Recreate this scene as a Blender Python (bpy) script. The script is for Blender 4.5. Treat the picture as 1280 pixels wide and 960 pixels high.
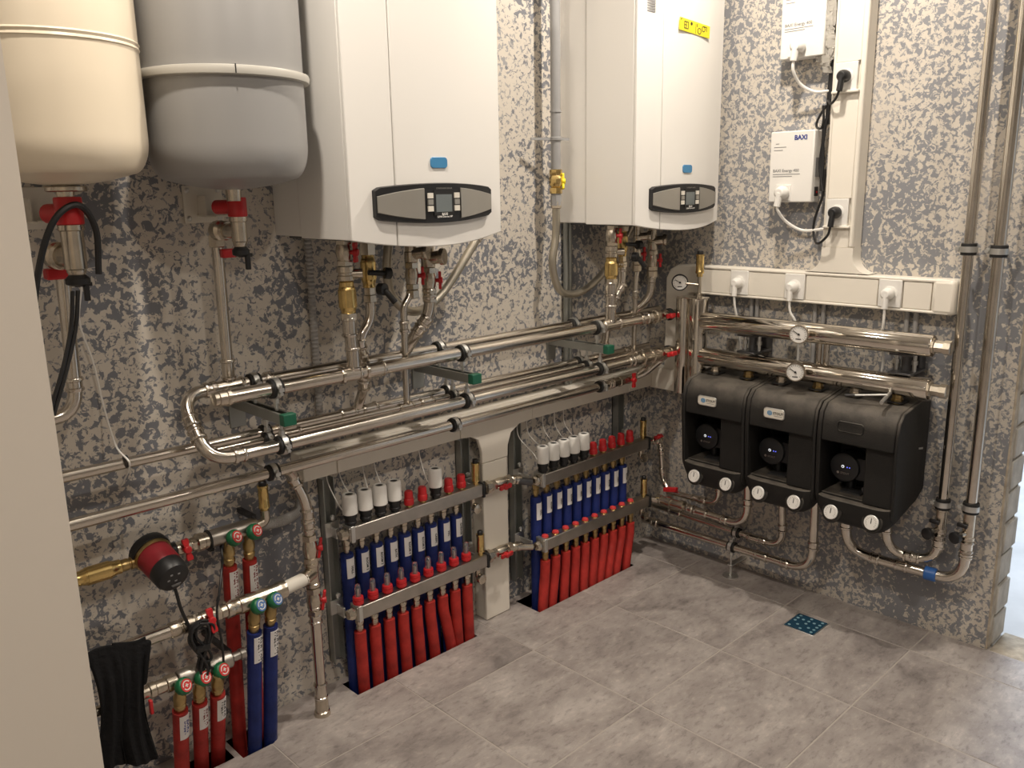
import bpy, bmesh, math, random
from mathutils import Vector as V, Matrix
random.seed(7)
for o in list(bpy.data.objects): bpy.data.objects.remove(o)
S = bpy.context.scene; COL = S.collection
PI = math.pi
# ------------------------------------------------------------------ camera
CX, CY, CZ = -2.76805, -2.05755, 1.45
cam = bpy.data.cameras.new('camera'); camo = bpy.data.objects.new('camera', cam); COL.objects.link(camo)
yaw, pitch, roll = .80316, .22453, .01762
fw = V((math.cos(yaw)*math.cos(pitch), math.sin(yaw)*math.cos(pitch), -math.sin(pitch)))
rt = V((math.sin(yaw), -math.cos(yaw), 0)); dn = fw.cross(rt)
r2 = rt*math.cos(roll)+dn*math.sin(roll); d2 = dn*math.cos(roll)-rt*math.sin(roll)
mw = Matrix((r2, -d2, -fw)).transposed().to_4x4(); mw.translation = (CX, CY, CZ)
camo.matrix_world = mw
cam.sensor_width = 36; cam.lens = 36*1060.4/1280; cam.clip_start = .05
S.camera = camo
# ------------------------------------------------------------------ light
w = bpy.data.worlds.new('world'); S.world = w; w.use_nodes = True
w.node_tree.nodes['Background'].inputs[0].default_value = (.75, .85, 1, 1)
w.node_tree.nodes['Background'].inputs[1].default_value = .6
S.view_settings.view_transform = 'Standard'; S.view_settings.look = 'None'
S.view_settings.exposure = 0.42; S.view_settings.gamma = 1; S.view_settings.use_curve_mapping = False
LAMPS = [(-.66, -.82), (-2.12, -.82), (-.66, -2.25), (-2.12, -2.25), (-3.55, -2.25)]
LAMP_W = [58, 50, 24, 26, 26]; LAMP_COL = (1, .90, .78)
ROOM_Z = 2.7
dl = bpy.data.lights.new('daylight', 'AREA'); dl.shape = 'RECTANGLE'; dl.size = 1.6; dl.size_y = 1.3; dl.energy = 85; dl.color = (.72, .84, 1)
dlo = bpy.data.objects.new('daylight', dl); COL.objects.link(dlo); dlo.location = (1.9, -.75, 2.45); dlo.rotation_euler = (math.radians(-25), math.radians(18), 0)

# ------------------------------------------------------------------ materials
MATS = {}
def mat(name, col, metal=0, rough=.5, bump=0, bscale=60, var=0, vscale=8, spec=.5, trans=0, emit=None, dust=None):
    m = bpy.data.materials.new(name); m.use_nodes = True; MATS[name] = m
    nt = m.node_tree; p = nt.nodes['Principled BSDF']
    p.inputs['Base Color'].default_value = (*col, 1); p.inputs['Metallic'].default_value = metal
    p.inputs['Roughness'].default_value = rough; p.inputs['Specular IOR Level'].default_value = spec
    if trans: p.inputs['Transmission Weight'].default_value = trans
    if emit: p.inputs['Emission Color'].default_value = (*emit[0], 1); p.inputs['Emission Strength'].default_value = emit[1]
    if bump or var or dust:
        tc = nt.nodes.new('ShaderNodeTexCoord')
    if var:
        n = nt.nodes.new('ShaderNodeTexNoise'); n.inputs['Scale'].default_value = vscale; n.inputs['Detail'].default_value = 6
        nt.links.new(tc.outputs['Object'], n.inputs['Vector'])
        r = nt.nodes.new('ShaderNodeValToRGB'); e = r.color_ramp.elements
        e[0].position = .3; e[1].position = .72
        e[0].color = (*[c*(1-var) for c in col], 1); e[1].color = (*[min(1, c*(1+var)) for c in col], 1)
        if dust: e[1].color = (*dust, 1)
        nt.links.new(n.outputs['Fac'], r.inputs[0]); nt.links.new(r.outputs[0], p.inputs['Base Color'])
    if bump:
        n = nt.nodes.new('ShaderNodeTexNoise'); n.inputs['Scale'].default_value = bscale; n.inputs['Detail'].default_value = 4
        nt.links.new(tc.outputs['Object'], n.inputs['Vector'])
        bn = nt.nodes.new('ShaderNodeBump'); bn.inputs['Strength'].default_value = bump; bn.inputs['Distance'].default_value = .004
        nt.links.new(n.outputs['Fac'], bn.inputs['Height']); nt.links.new(bn.outputs[0], p.inputs['Normal'])
    return m
mat('steel', (.66, .61, .54), 1, .19, var=.08, vscale=14)
mat('polish', (.70, .65, .58), 1, .09, var=.06, vscale=6)
mat('nickel', (.60, .54, .45), 1, .27, var=.15, vscale=30)
mat('bar', (.47, .44, .40), 1, .36, var=.12, vscale=20)
mat('zinc', (.66, .66, .64), 1, .42)
mat('strut', (.36, .37, .35), .85, .45)
mat('darksteel', (.12, .12, .125), .8, .4)
mat('brass', (.72, .53, .22), 1, .24, var=.12, vscale=40)
mat('oldbrass', (.48, .35, .16), 1, .32, var=.25, vscale=40)
mat('hose_metal', (.50, .46, .38), .9, .35)
mat('black', (.012, .012, .013), 0, .42)
mat('rubber', (.012, .012, .012), 0, .6)
mat('epp', (.014, .0135, .0125), 0, .6, bump=.25, bscale=240, spec=.35)
mat('cavity', (.007, .007, .007), 0, .65)  # darker copy of epp, with the shade of the recess put into the colour
mat('cloth', (.012, .012, .013), 0, .9, bump=.8, bscale=120, spec=.15)
mat('red', (.52, .018, .022), 0, .35)
mat('redfoam', (.40, .030, .024), 0, .55, bump=.3, bscale=150, var=.35, vscale=18, spec=.3)
mat('bluefoam', (.014, .028, .155), 0, .5, bump=.3, bscale=150, var=.3, vscale=18, spec=.3)
mat('pumpred', (.24, .014, .022), 0, .35)
mat('white', (.80, .78, .74), 0, .4)
mat('offwhite', (.74, .70, .62), 0, .42)
mat('label', (.80, .78, .77), 0, .5)
mat('cream', (.84, .74, .58), 0, .3)
mat('greypaint', (.33, .325, .32), 0, .34)
mat('rimgrey', (.55, .53, .48), 0, .35)
mat('pipegrey', (.33, .33, .33), 0, .45)
mat('boiler', (.83, .81, .77), 0, .28)
mat('silver', (.42, .40, .36), .6, .38)
mat('lcd', (.16, .18, .18), 0, .15)
mat('badgeblue', (.06, .24, .46), 0, .25)
mat('yellow', (.86, .72, .02), 0, .4)
mat('ivory', (.82, .77, .68), 0, .4, var=.05, vscale=3)
mat('conduit', (.42, .41, .40), 0, .5)
mat('green', (.008, .10, .055), 0, .4)
mat('knobgreen', (.01, .13, .05), 0, .35)
mat('knobred', (.62, .05, .05), 0, .4)
mat('knobblue', (.10, .20, .45), 0, .4)
mat('print', (.02, .02, .02), 0, .6)
mat('printblue', (.02, .04, .25), 0, .6)
mat('printgrey', (.25, .25, .25), 0, .6)
mat('printred', (.20, .02, .02), 0, .6)
mat('tape', (.03, .13, .42), 0, .4)
mat('film', (.01, .05, .09), 0, .25)
mat('filmlight', (.20, .36, .42), 0, .3)
mat('glass', (.9, .92, .92), 0, .04, trans=.92)
mat('poly', (.75, .72, .66), 0, .25, trans=.5)
mat('led', (.8, .8, .8), emit=((.9, .95, 1), .5))
mat('ledblue', (.1, .1, 1), emit=((.15, .2, 1), .8))
mat('lampglow', (1, 1, 1), emit=(LAMP_COL, 8))
mat('door', (.80, .73, .64), 0, .38)
mat('plasterwall', (.62, .55, .46), 0, .8)
mat('ceiling', (.74, .71, .66), 0, .85)
mat('brick', (.52, .49, .44), 0, .9, bump=.5, bscale=60, var=.2, vscale=20)
mat('mortar', (.42, .36, .28), 0, .95, bump=.8, bscale=90, var=.25, vscale=30)
mat('concrete', (.62, .62, .62), 0, .8, bump=.2, bscale=30, var=.12, vscale=5)
mat('grout', (.44, .395, .355), 0, .85)
mat('dark', (.03, .028, .026), 0, .9)

def nodes(m):
    nt = m.node_tree; return nt, nt.nodes, nt.links, nt.nodes['Principled BSDF']
def camo_wall(name, dark, mid, cov, k, c0, c1):
    m = mat(name, (.5, .5, .5), 0, .62); nt, N, L, p = nodes(m)
    tc = N.new('ShaderNodeTexCoord')
    def noise(sc, det, dis, off=0, rough=.5):
        mp = N.new('ShaderNodeMapping'); mp.inputs['Location'].default_value = (off, off*.7, off*1.3)
        L.new(tc.outputs['Object'], mp.inputs[0])
        n = N.new('ShaderNodeTexNoise'); n.inputs['Scale'].default_value = sc; n.inputs['Detail'].default_value = det
        n.inputs['Distortion'].default_value = dis; n.inputs['Roughness'].default_value = rough
        L.new(mp.outputs[0], n.inputs['Vector']); return n.outputs['Fac']
    def madd(a, k, b):
        q = N.new('ShaderNodeMath'); q.operation = 'MULTIPLY_ADD'; L.new(a, q.inputs[0]); q.inputs[1].default_value = k
        if isinstance(b, float): q.inputs[2].default_value = b
        else: L.new(b, q.inputs[2])
        return q.outputs[0]
    def step(a, t, wd=.012):
        q = N.new('ShaderNodeMapRange'); q.inputs[1].default_value = t-wd; q.inputs[2].default_value = t+wd; L.new(a, q.inputs[0]); return q.outputs[0]
    big = noise(3.2, 2, .3)
    n1 = noise(44*k, 4.5, .55, 3, .62); n2 = noise(50*k, 4.5, .6, 11, .62)
    f1 = step(madd(big, .60, madd(n1, 1.0, -.30)), .535-cov)
    f2 = step(madd(big, -.35, madd(n2, 1.0, .175)), .605-cov)
    def mix(f, a, b):
        q = N.new('ShaderNodeMix'); q.data_type = 'RGBA'; L.new(f, q.inputs[0])
        for i, c in ((6, a), (7, b)):
            if isinstance(c, tuple): q.inputs[i].default_value = (*c, 1)
            else: L.new(c, q.inputs[i])
        return q.outputs[2]
    c = mix(noise(6, 3, 0, 20), c0, c1)
    c = mix(f2, c, mid); c = mix(f1, c, dark)
    L.new(c, p.inputs['Base Color'])
    bn = N.new('ShaderNodeBump'); bn.inputs['Strength'].default_value = .25; bn.inputs['Distance'].default_value = .003
    L.new(f1, bn.inputs['Height']); L.new(bn.outputs[0], p.inputs['Normal'])
camo_wall('camo', (.19, .197, .22), (.32, .318, .325), 0, 1.2, (.65, .595, .52), (.59, .545, .48))
camo_wall('camo_right_lit', (.24, .245, .262), (.35, .342, .34), .022, 1.38, (.62, .565, .49), (.56, .515, .45))  # same wallpaper as camo; the right wall's brighter light put into paler greys
def epp_dust():
    nt, N, L, p = nodes(MATS['epp']); tc = N.new('ShaderNodeTexCoord'); sx = N.new('ShaderNodeSeparateXYZ'); g = N.new('ShaderNodeNewGeometry')
    L.new(g.outputs['Normal'], sx.inputs[0]); mr = N.new('ShaderNodeMapRange'); L.new(sx.outputs[2], mr.inputs[0]); mr.inputs[1].default_value = .05; mr.inputs[2].default_value = .8
    n = N.new('ShaderNodeTexNoise'); n.inputs['Scale'].default_value = 16; n.inputs['Detail'].default_value = 6; L.new(tc.outputs['Object'], n.inputs['Vector'])
    m2 = N.new('ShaderNodeMapRange'); L.new(n.outputs['Fac'], m2.inputs[0]); m2.inputs[1].default_value = .3; m2.inputs[2].default_value = .65; m2.inputs[3].default_value = .15
    mu = N.new('ShaderNodeMath'); mu.operation = 'MULTIPLY_ADD'; L.new(mr.outputs[0], mu.inputs[0]); L.new(m2.outputs[0], mu.inputs[1]); mu.inputs[2].default_value = .04
    q = N.new('ShaderNodeMix'); q.data_type = 'RGBA'; L.new(mu.outputs[0], q.inputs[0]); q.inputs[6].default_value = (.011, .0105, .010, 1); q.inputs[7].default_value = (.115, .10, .083, 1)
    L.new(q.outputs[2], p.inputs['Base Color'])
epp_dust()
def tile_mat():
    m = mat('tile', (.5, .5, .5), 0, .5); nt, N, L, p = nodes(m)
    tc = N.new('ShaderNodeTexCoord')
    oi = N.new('ShaderNodeObjectInfo')
    ad = N.new('ShaderNodeVectorMath'); ad.operation = 'MULTIPLY_ADD'
    L.new(oi.outputs['Random'], ad.inputs[0]); ad.inputs[1].default_value = (9, 7, 5); L.new(tc.outputs['Object'], ad.inputs[2])
    def noise(sc, det, rough, dis=0, stretch=(1, 1, 1)):
        mp = N.new('ShaderNodeMapping'); mp.inputs['Scale'].default_value = stretch; L.new(ad.outputs[0], mp.inputs[0])
        n = N.new('ShaderNodeTexNoise'); n.inputs['Scale'].default_value = sc; n.inputs['Detail'].default_value = det
        n.inputs['Roughness'].default_value = rough; n.inputs['Distortion'].default_value = dis
        L.new(mp.outputs[0], n.inputs['Vector']); return n.outputs['Fac']
    def ramp(f, stops):
        r = N.new('ShaderNodeValToRGB'); e = r.color_ramp.elements
        while len(e) < len(stops): e.new(.5)
        for i, (a, c) in enumerate(stops): e[i].position = a; e[i].color = (*c, 1)
        L.new(f, r.inputs[0]); return r.outputs[0]
    a = ramp(noise(5, 9, .62, .4, (1, 1.5, 1)), [(.30, (.205, .18, .170)), (.43, (.315, .278, .260)), (.56, (.385, .345, .322)), (.70, (.49, .445, .415))])
    b = ramp(noise(26, 8, .7, .2, (1, 2.2, 1)), [(.34, (.62, .61, .61)), (.47, (1, 1, 1)), (.55, (1, 1, 1)), (.66, (1.3, 1.28, 1.25))])
    q = N.new('ShaderNodeMix'); q.data_type = 'RGBA'; q.blend_type = 'MULTIPLY'; q.inputs[0].default_value = .8
    L.new(a, q.inputs[6]); L.new(b, q.inputs[7]); L.new(q.outputs[2], p.inputs['Base Color'])
tile_mat()

# ------------------------------------------------------------------ mesh helpers
class B:
    def __init__(s): s.v = []; s.f = []
    def add(s, vs, fs):
        o = len(s.v); s.v += [V(x) for x in vs]; s.f += [[i+o for i in f] for f in fs]; return s
    def box(s, x0, x1, y0, y1, z0, z1):
        vs = [(x, y, z) for z in (z0, z1) for y in (y0, y1) for x in (x0, x1)]
        return s.add(vs, [(0, 2, 3, 1), (4, 5, 7, 6), (0, 1, 5, 4), (2, 6, 7, 3), (0, 4, 6, 2), (1, 3, 7, 5)])
    def obox(s, c, u, v, w):          # centre and three half-axes
        c, u, v, w = V(c), V(u), V(v), V(w)
        vs = [c+u*a+v*b+w*d for d in (-1, 1) for b in (-1, 1) for a in (-1, 1)]
        fs = [(0, 2, 3, 1), (4, 5, 7, 6), (0, 1, 5, 4), (2, 6, 7, 3), (0, 4, 6, 2), (1, 3, 7, 5)]
        if u.cross(v).dot(w) < 0: fs = [f[::-1] for f in fs]
        return s.add(vs, fs)
    def lathe(s, p, ax, prof, seg=16, phase=0):
        p = V(p); ax = V(ax).normalized()
        u = ax.orthogonal().normalized() if abs(ax.z) < .99 else V((1, 0, 0))
        u = (V((0, 0, 1))-ax*ax.z).normalized() if abs(ax.z) < .99 else u
        v = ax.cross(u); o = len(s.v); n = len(prof)
        for t, r in prof:
            for k in range(seg):
                a = 2*PI*k/seg+phase; s.v.append(p+ax*t+(u*math.cos(a)+v*math.sin(a))*max(r, 1e-5))
        for i in range(n-1):
            for k in range(seg):
                k2 = (k+1) % seg
                s.f.append([o+i*seg+k, o+i*seg+k2, o+(i+1)*seg+k2, o+(i+1)*seg+k])
        s.f.append([o+k for k in range(seg)][::-1]); s.f.append([o+(n-1)*seg+k for k in range(seg)])
        return s
    def cyl(s, p, q, r, seg=14, r2=None):
        p, q = V(p), V(q); return s.lathe(p, q-p, [(0, r), ((q-p).length, r if r2 is None else r2)], seg)
    def tube(s, pts, r, seg=12, fil=0, n=6, wave=None):
        pts = [V(p) for p in pts]
        if fil:
            out = [pts[0]]
            for a, b, c in zip(pts, pts[1:], pts[2:]):
                d1 = (a-b); d2 = (c-b); l = min(fil, d1.length*.48, d2.length*.48)
                p0 = b+d1.normalized()*l; p2 = b+d2.normalized()*l
                for k in range(n+1):
                    t = k/n; out.append(p0*(1-t)**2+b*2*t*(1-t)+p2*t*t)
            pts = out+[pts[-1]]
        o = len(s.v); m = len(pts); u = None
        for i, p in enumerate(pts):
            d = (pts[min(i+1, m-1)]-pts[max(i-1, 0)]).normalized()
            if u is None: u = d.orthogonal().normalized()
            else: u = (u-d*u.dot(d)).normalized()
            v = d.cross(u); rr = r if wave is None else r*(1+wave*(i % 2))
            for k in range(seg):
                a = 2*PI*k/seg; s.v.append(p+(u*math.cos(a)+v*math.sin(a))*rr)
        for i in range(m-1):
            for k in range(seg):
                k2 = (k+1) % seg; s.f.append([o+i*seg+k, o+i*seg+k2, o+(i+1)*seg+k2, o+(i+1)*seg+k])
        s.f.append([o+k for k in range(seg)][::-1]); s.f.append([o+(m-1)*seg+k for k in range(seg)])
        return s
    def prism(s, poly, o, u, v, w):   # polygon (a,b) in plane o+a*u+b*v, extruded by w
        o, u, v, w = V(o), V(u), V(v), V(w); n = len(poly)
        vs = [o+u*a+v*b for a, b in poly]; vs += [x+w for x in vs]
        fs = [list(range(n))[::-1], list(range(n, 2*n))]+[[i, (i+1) % n, (i+1) % n+n, i+n] for i in range(n)]
        ar = sum(poly[i][0]*poly[(i+1) % n][1]-poly[(i+1) % n][0]*poly[i][1] for i in range(n))
        if (ar > 0) != (u.cross(v).dot(w) > 0): fs = [f[::-1] for f in fs]
        return s.add(vs, fs)
    def arc(s, cx, cy, z0, z1, r, a0, a1, n=6, th=.0012, lean=(0, 0)):
        o = len(s.v)
        for i in range(n+1):
            a = a0+(a1-a0)*i/n
            for z, k in ((z0, 0), (z1, 1)):
                for rr in (r, r+th): s.v.append(V((cx+lean[0]*k+rr*math.cos(a), cy+lean[1]*k+rr*math.sin(a), z)))
        for i in range(n):
            q = o+i*4
            s.f += [[q+1, q+5, q+7, q+3], [q, q+2, q+6, q+4], [q+2, q+3, q+7, q+6], [q, q+4, q+5, q+1]]
        s.f += [[o, o+1, o+3, o+2], [o+n*4, o+n*4+2, o+n*4+3, o+n*4+1]]
        return s
ORG = {}
def sm(t, a=1): return a
def mesh(name, b, m, smooth=True):
    me = bpy.data.meshes.new(name); me.from_pydata([tuple(x) for x in b.v], [], b.f)
    if m: me.materials.append(MATS[m])
    if smooth:
        me.shade_smooth(); me.set_sharp_from_angle(angle=math.radians(38))
    me.update(); return me
def part(name, b, m, parent, bev=0, seg=2, kind=None):
    org = ORG[parent]
    b.v = [x-org for x in b.v]
    o = bpy.data.objects.new(name, mesh(name, b, m)); COL.objects.link(o); o.parent = parent; ORG[o] = org
    if bev:
        md = o.modifiers.new('bevel', 'BEVEL'); md.width = bev; md.segments = seg; md.limit_method = 'ANGLE'; md.angle_limit = math.radians(40)
        md.harden_normals = False
    if kind: o['kind'] = kind
    return o
def thing(name, label, cat, loc, group=None):
    o = bpy.data.objects.new(name, None); COL.objects.link(o); o.location = loc; o.empty_display_size = .02
    o['label'] = label; o['category'] = cat
    if group: o['group'] = group
    ORG[o] = V(loc); return o
def struct(name, b, m, bev=0):
    o = bpy.data.objects.new(name, mesh(name, b, m)); COL.objects.link(o); o['kind'] = 'structure'; ORG[o] = V((0, 0, 0)); return o
def single(name, b, m, label, cat, loc, group=None, bev=0):
    loc = V(loc); b.v = [x-loc for x in b.v]
    o = bpy.data.objects.new(name, mesh(name, b, m)); COL.objects.link(o); o.location = loc; o['label'] = label; o['category'] = cat
    if group: o['group'] = group
    ORG[o] = loc
    if bev:
        md = o.modifiers.new('bevel', 'BEVEL'); md.width = bev; md.segments = 2; md.limit_method = 'ANGLE'
    return o
def text(name, s, m, parent, o, u, v, size, align='CENTER', th=.0006, bold=0):
    c = bpy.data.curves.new('t', 'FONT'); c.body = s; c.size = size; c.align_x = align; c.align_y = 'CENTER'; c.offset = bold; c.resolution_u = 2
    t = bpy.data.objects.new('t', c); me = bpy.data.meshes.new_from_object(t)
    bpy.data.objects.remove(t); bpy.data.curves.remove(c)
    u, v, o = V(u).normalized(), V(v).normalized(), V(o); n = u.cross(v); org = ORG[parent]
    for x in me.vertices: x.co = o+u*x.co.x+v*x.co.y+n*th-org
    me.materials.clear(); me.materials.append(MATS[m]); me.name = name
    ob = bpy.data.objects.new(name, me); COL.objects.link(ob); ob.parent = parent; ORG[ob] = org; return ob
X, Y, Z = V((1, 0, 0)), V((0, 1, 0)), V((0, 0, 1))
def rrect(w, h, r, n=4):
    out = []
    for cx, cy, a0 in ((w/2-r, h/2-r, 0), (-w/2+r, h/2-r, 90), (-w/2+r, -h/2+r, 180), (w/2-r, -h/2+r, 270)):
        for k in range(n+1):
            a = math.radians(a0+90*k/n); out.append((cx+r*math.cos(a), cy+r*math.sin(a)))
    return out
def catmull(pts, n=6):
    P = [V(p) for p in pts]; P = [P[0]*2-P[1]]+P+[P[-1]*2-P[-2]]; out = []
    for i in range(1, len(P)-2):
        a, b, c, d = P[i-1:i+3]
        for k in range(n):
            t = k/n; out.append(.5*((2*b)+(c-a)*t+(2*a-5*b+4*c-d)*t*t+(3*b-a-3*c+d)*t**3))
    return out+[P[-2]]
# ---- plumbing helpers
def fit(par, p, d, r, L=.04, m='steel', name='press_fitting'):
    d = V(d).normalized(); b = B()
    b.lathe(V(p)-d*L/2, d, [(0, r+.0005), (0, r+.003), (.003, r+.0046), (.007, r+.0046), (.009, r+.0018), (L-.009, r+.0018), (L-.007, r+.0046), (L-.003, r+.0046), (L, r+.003), (L, r+.0005)], 14)
    return part(name, b, m, par)
def nut(par, p, d, r, L=.016, m='nickel', name='hex_nut'):
    d = V(d).normalized(); b = B(); b.lathe(V(p)-d*L/2, d, [(0, r*.86), (.002, r), (L-.002, r), (L, r*.86)], 6)
    return part(name, b, m, par)
def sleeve(par, p, q, r, m='nickel', name='coupling'):
    p, q = V(p), V(q); L = (q-p).length; b = B()
    b.lathe(p, q-p, [(0, r*.9), (.003, r), (L*.3, r), (L*.32, r*.88), (L*.36, r*.88), (L*.38, r*1.06), (L*.66, r*1.06), (L*.68, r*.9), (L*.8, r*.9), (L*.82, r), (L-.003, r), (L, r*.9)], 14)
    return part(name, b, m, par)
def handle(par, p, hn, hd, L=.05, m='red', off=.022):
    hn, hd = V(hn).normalized(), V(hd).normalized(); w = hn.cross(hd); p = V(p); b = B()
    b.lathe(p, hn, [(0, .006), (off-.004, .006), (off-.004, .010), (off+.006, .010), (off+.008, .008)], 10)
    q = p+hn*off; h = L/2
    b.prism([(-h, -.007), (-h*.75, -.0085), (-.008, -.0055), (.008, -.0055), (h*.75, -.0085), (h, -.007), (h, .007), (h*.75, .0085), (.008, .0055), (-.008, .0055), (-h*.75, .0085), (-h, .007)], q-hn*.004, hd, w, hn*.008)
    return part('handle', b, m, par, bev=.0012)
def valve(par, p, d, r, hn, hd, L=.06, hl=.05, hm='red', m='nickel', off=None):
    d = V(d).normalized(); p = V(p); b = B(); h = L/2
    b.lathe(p-d*h, d, [(0, r*.95), (.002, r*1.12), (L*.2, r*1.12), (L*.22, r*.95)], 6)
    b.lathe(p-d*h*.6, d, [(0, r*.9), (L*.12, r*1.02), (L*.3, r*1.12), (L*.48, r*1.02), (L*.6, r*.9)], 14)
    b.lathe(p+d*h*.56, d, [(0, r*.95), (.001, r*1.12), (L*.2, r*1.12), (L*.22, r*.95)], 6)
    v = part('ball_valve', b, m, par); handle(v, p, hn, hd, hl, hm, off or r+.012); return v
def check(par, p, q, r, name='check_valve'):
    p, q = V(p), V(q); L = (q-p).length; b = B()
    b.lathe(p, q-p, [(0, r*.7), (L*.02, r*.80), (L*.14, r*.80), (L*.16, r*.86), (L*.24, r*.93), (L*.245, r), (L*.75, r), (L*.755, r*.93), (L*.84, r*.86), (L*.86, r*.80), (L*.98, r*.8), (L, r*.7)], 18)
    return part(name, b, 'brass', par)
def elbow_collars(par, pts, r, fil, m='steel'):
    pts = [V(p) for p in pts]
    for a, b, c in zip(pts, pts[1:], pts[2:]):
        for q in (a, c):
            d = q-b
            if d.length > fil*1.35: fit(par, b+d.normalized()*(fil+.012), d, r, .03, m)
def pipe(label, pts, r, m='steel', fil=.045, name='steel_pipe', cat='pipe', group=None, collars=True):
    t = thing(name, label, cat, pts[0], group)
    part('tube', B().tube(pts, r, 14, fil), m, t)
    if collars: elbow_collars(t, pts, r, fil)
    return t
def clamp(label, p, ax, r, rod=None, group=None, wd=.022, ear=None):
    ax = V(ax).normalized(); p = V(p); t = thing('pipe_clamp', label, 'clamp', p, group)
    part('rubber_lining', B().lathe(p-ax*(wd/2+.003), ax, [(0, r+.0005), (0, r+.0062), (.004, r+.0066), (wd+.002, r+.0066), (wd+.006, r+.0062), (wd+.006, r+.0005)], 18), 'rubber', t)
    part('ring', B().lathe(p-ax*wd*.30, ax, [(0, r+.005), (0, r+.0088), (wd*.60, r+.0088), (wd*.60, r+.005)], 18), 'zinc', t)
    e = V(ear) if ear else (Y*-1 if abs(ax.x) > .5 else V((0, -.5, -.87)))
    e = (e-ax*e.dot(ax)).normalized()
    b = B(); k = ax.cross(e)
    for sg in (1,): b.obox(p+e*(r+.010)*sg, ax*wd*.3, e*.006, k*.0045)
    b.lathe(p+e*(r+.013)-k*.012, k, [(0, .0035), (.02, .0035), (.02, .006), (.025, .006)], 8)
    part('clamp_screw', b, 'zinc', t)
    if rod is not None:
        rod = V(rod); d = (rod-p).normalized()
        b = B().cyl(p+d*(r+.006), rod, .004, 8); b.lathe(p+d*(r+.008), d, [(0, .008), (.012, .008)], 6)
        part('threaded_rod', b, 'zinc', t)
    return t
def gauge(par, p, n, r, up=Z, ang=2.4, name='thermometer', rim='steel', stem=.04):
    n = V(n).normalized(); p = V(p); up = (V(up)-n*V(up).dot(n)).normalized(); u = up.cross(n)
    g = part(name, B().lathe(p-n*.016, n, [(0, r*.8), (.003, r), (.017, r), (.019, r*.97), (.019, r*.88), (.016, r*.86)], 24), rim, par)
    if stem: part('stem', B().cyl(p-n*.016, p-n*(.016+stem), r*.32, 10), rim, g)
    part('dial_face', B().lathe(p+n*.0002, n, [(0, r*.86), (.0008, r*.86)], 24), 'white', g)
    b = B()
    for k in range(17):
        a = math.radians(-135+270*k/16); q = u*math.sin(a)+up*math.cos(a)
        b.obox(p+n*.0014+q*r*.72, q*r*(.08 if k % 2 else .12), n.cross(q)*r*.012, n*.0003)
    b.obox(p+n*.0014-up*r*.5, u*r*.28, up*r*.05, n*.0003)
    part('scale_marks', b, 'print', g)
    q = u*math.sin(ang)+up*math.cos(ang); b = B()
    b.obox(p+n*.0022+q*r*.24, q*r*.42, n.cross(q)*r*.03, n*.0006); b.lathe(p+n*.001, n, [(0, r*.12), (.003, r*.10)], 10)
    part('needle', b, 'print', g)
    return g
def airvent(par, x, y, z0, z1, r=.0125):
    b = B(); h = z1-z0
    b.lathe((x, y, z0), Z, [(0, r*.7), (h*.12, r*.7), (h*.13, r*1.0), (h*.2, r*1.0), (h*.22, r*.93), (h*.78, r*.93), (h*.8, r*1.02), (h*.86, r)], 16)
    v = part('air_vent', b, 'brass', par)
    part('vent_cap', B().lathe((x, y, z0+h*.86), Z, [(0, r*.72), (h*.11, r*.72), (h*.14, r*.55)], 12), 'black', v); return v
# ================================================================== room shell
struct('wall_left', B().box(-4.2, .15, 0, .12, -.06, ROOM_Z), 'camo')
wr = struct('wall_right', B().box(0, .03, -1.342, 0, -.06, ROOM_Z), 'camo_right_lit')
part('core', B().box(.03, .142, -1.339, 0, -.06, ROOM_Z), 'mortar', wr)
for i in range(26):
    z = .006+i*.104; j = random.uniform(-.004, .004)
    part('brick', B().box(.030, .145, -1.346+j, -1.1, z, z+.092), 'brick', wr, bev=.003, seg=1)
part('plaster_edge', B().box(-.0005, .031, -1.3435, -1.336, 0, ROOM_Z), 'mortar', wr, bev=.002)
struct('wall_right', B().box(0, .145, -4.2, -2.35, -.06, ROOM_Z).box(0, .145, -2.35, -1.34, 2.15, ROOM_Z), 'camo')
struct('wall_back', B().box(-4.2, 5, -4.3, -4.2, -.06, ROOM_Z), 'camo')
struct('wall_front', B().box(-4.3, -4.2, -4.3, .12, -.06, ROOM_Z), 'camo')
struct('wall_far', B().box(5, 5.1, -4.3, .6, -.06, ROOM_Z).box(.15, 5.1, .6, .7, -.06, ROOM_Z), 'ceiling')
struct('ceiling', B().box(-4.3, 5.1, -4.3, .7, ROOM_Z, ROOM_Z+.1), 'ceiling')
fl = struct('floor', B().box(-4.2, .15, -4.2, 0, -.12, -.06), 'dark')
struct('floor', B().box(.05, 5, -4.2, .6, -.05, -.004), 'concrete')
part('threshold_mortar', B().box(.0, .16, -2.35, -1.347, -.06, -.0005), 'mortar', fl, bev=.004)
# tiles: pitch .4175 x .43 ; holes for the hoses are cut out of the first row
HOLES = [(-1.925, -1.832, -.137, -.035), (-2.105, -1.940, -.119, -.05), (-1.548, -1.072, -.113, -.03), (-.812, -.276, -.150, -.03)]
TX, TY, G = .4175, .43, .0022
def cut(rects, h):
    out = []
    for a, b, c, d in rects:
        x0, x1, y0, y1 = h
        if x1 <= a or x0 >= b or y1 <= c or y0 >= d: out.append((a, b, c, d)); continue
        if x0 > a: out.append((a, x0, c, d)); a = x0
        if x1 < b: out.append((x1, b, c, d)); b = x1
        if y0 > c: out.append((a, b, c, y0))
        if y1 < d: out.append((a, b, y1, d))
    return out
gr = [(-4.2, .03, -4.2, 0)]
for h in HOLES: gr = cut(gr, h)
b = B()
for a, c, d, e in gr: b.box(a, c, d, e, -.06, -.0012)
part('grout', b, 'grout', fl)
nx0 = -9; first = None
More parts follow.
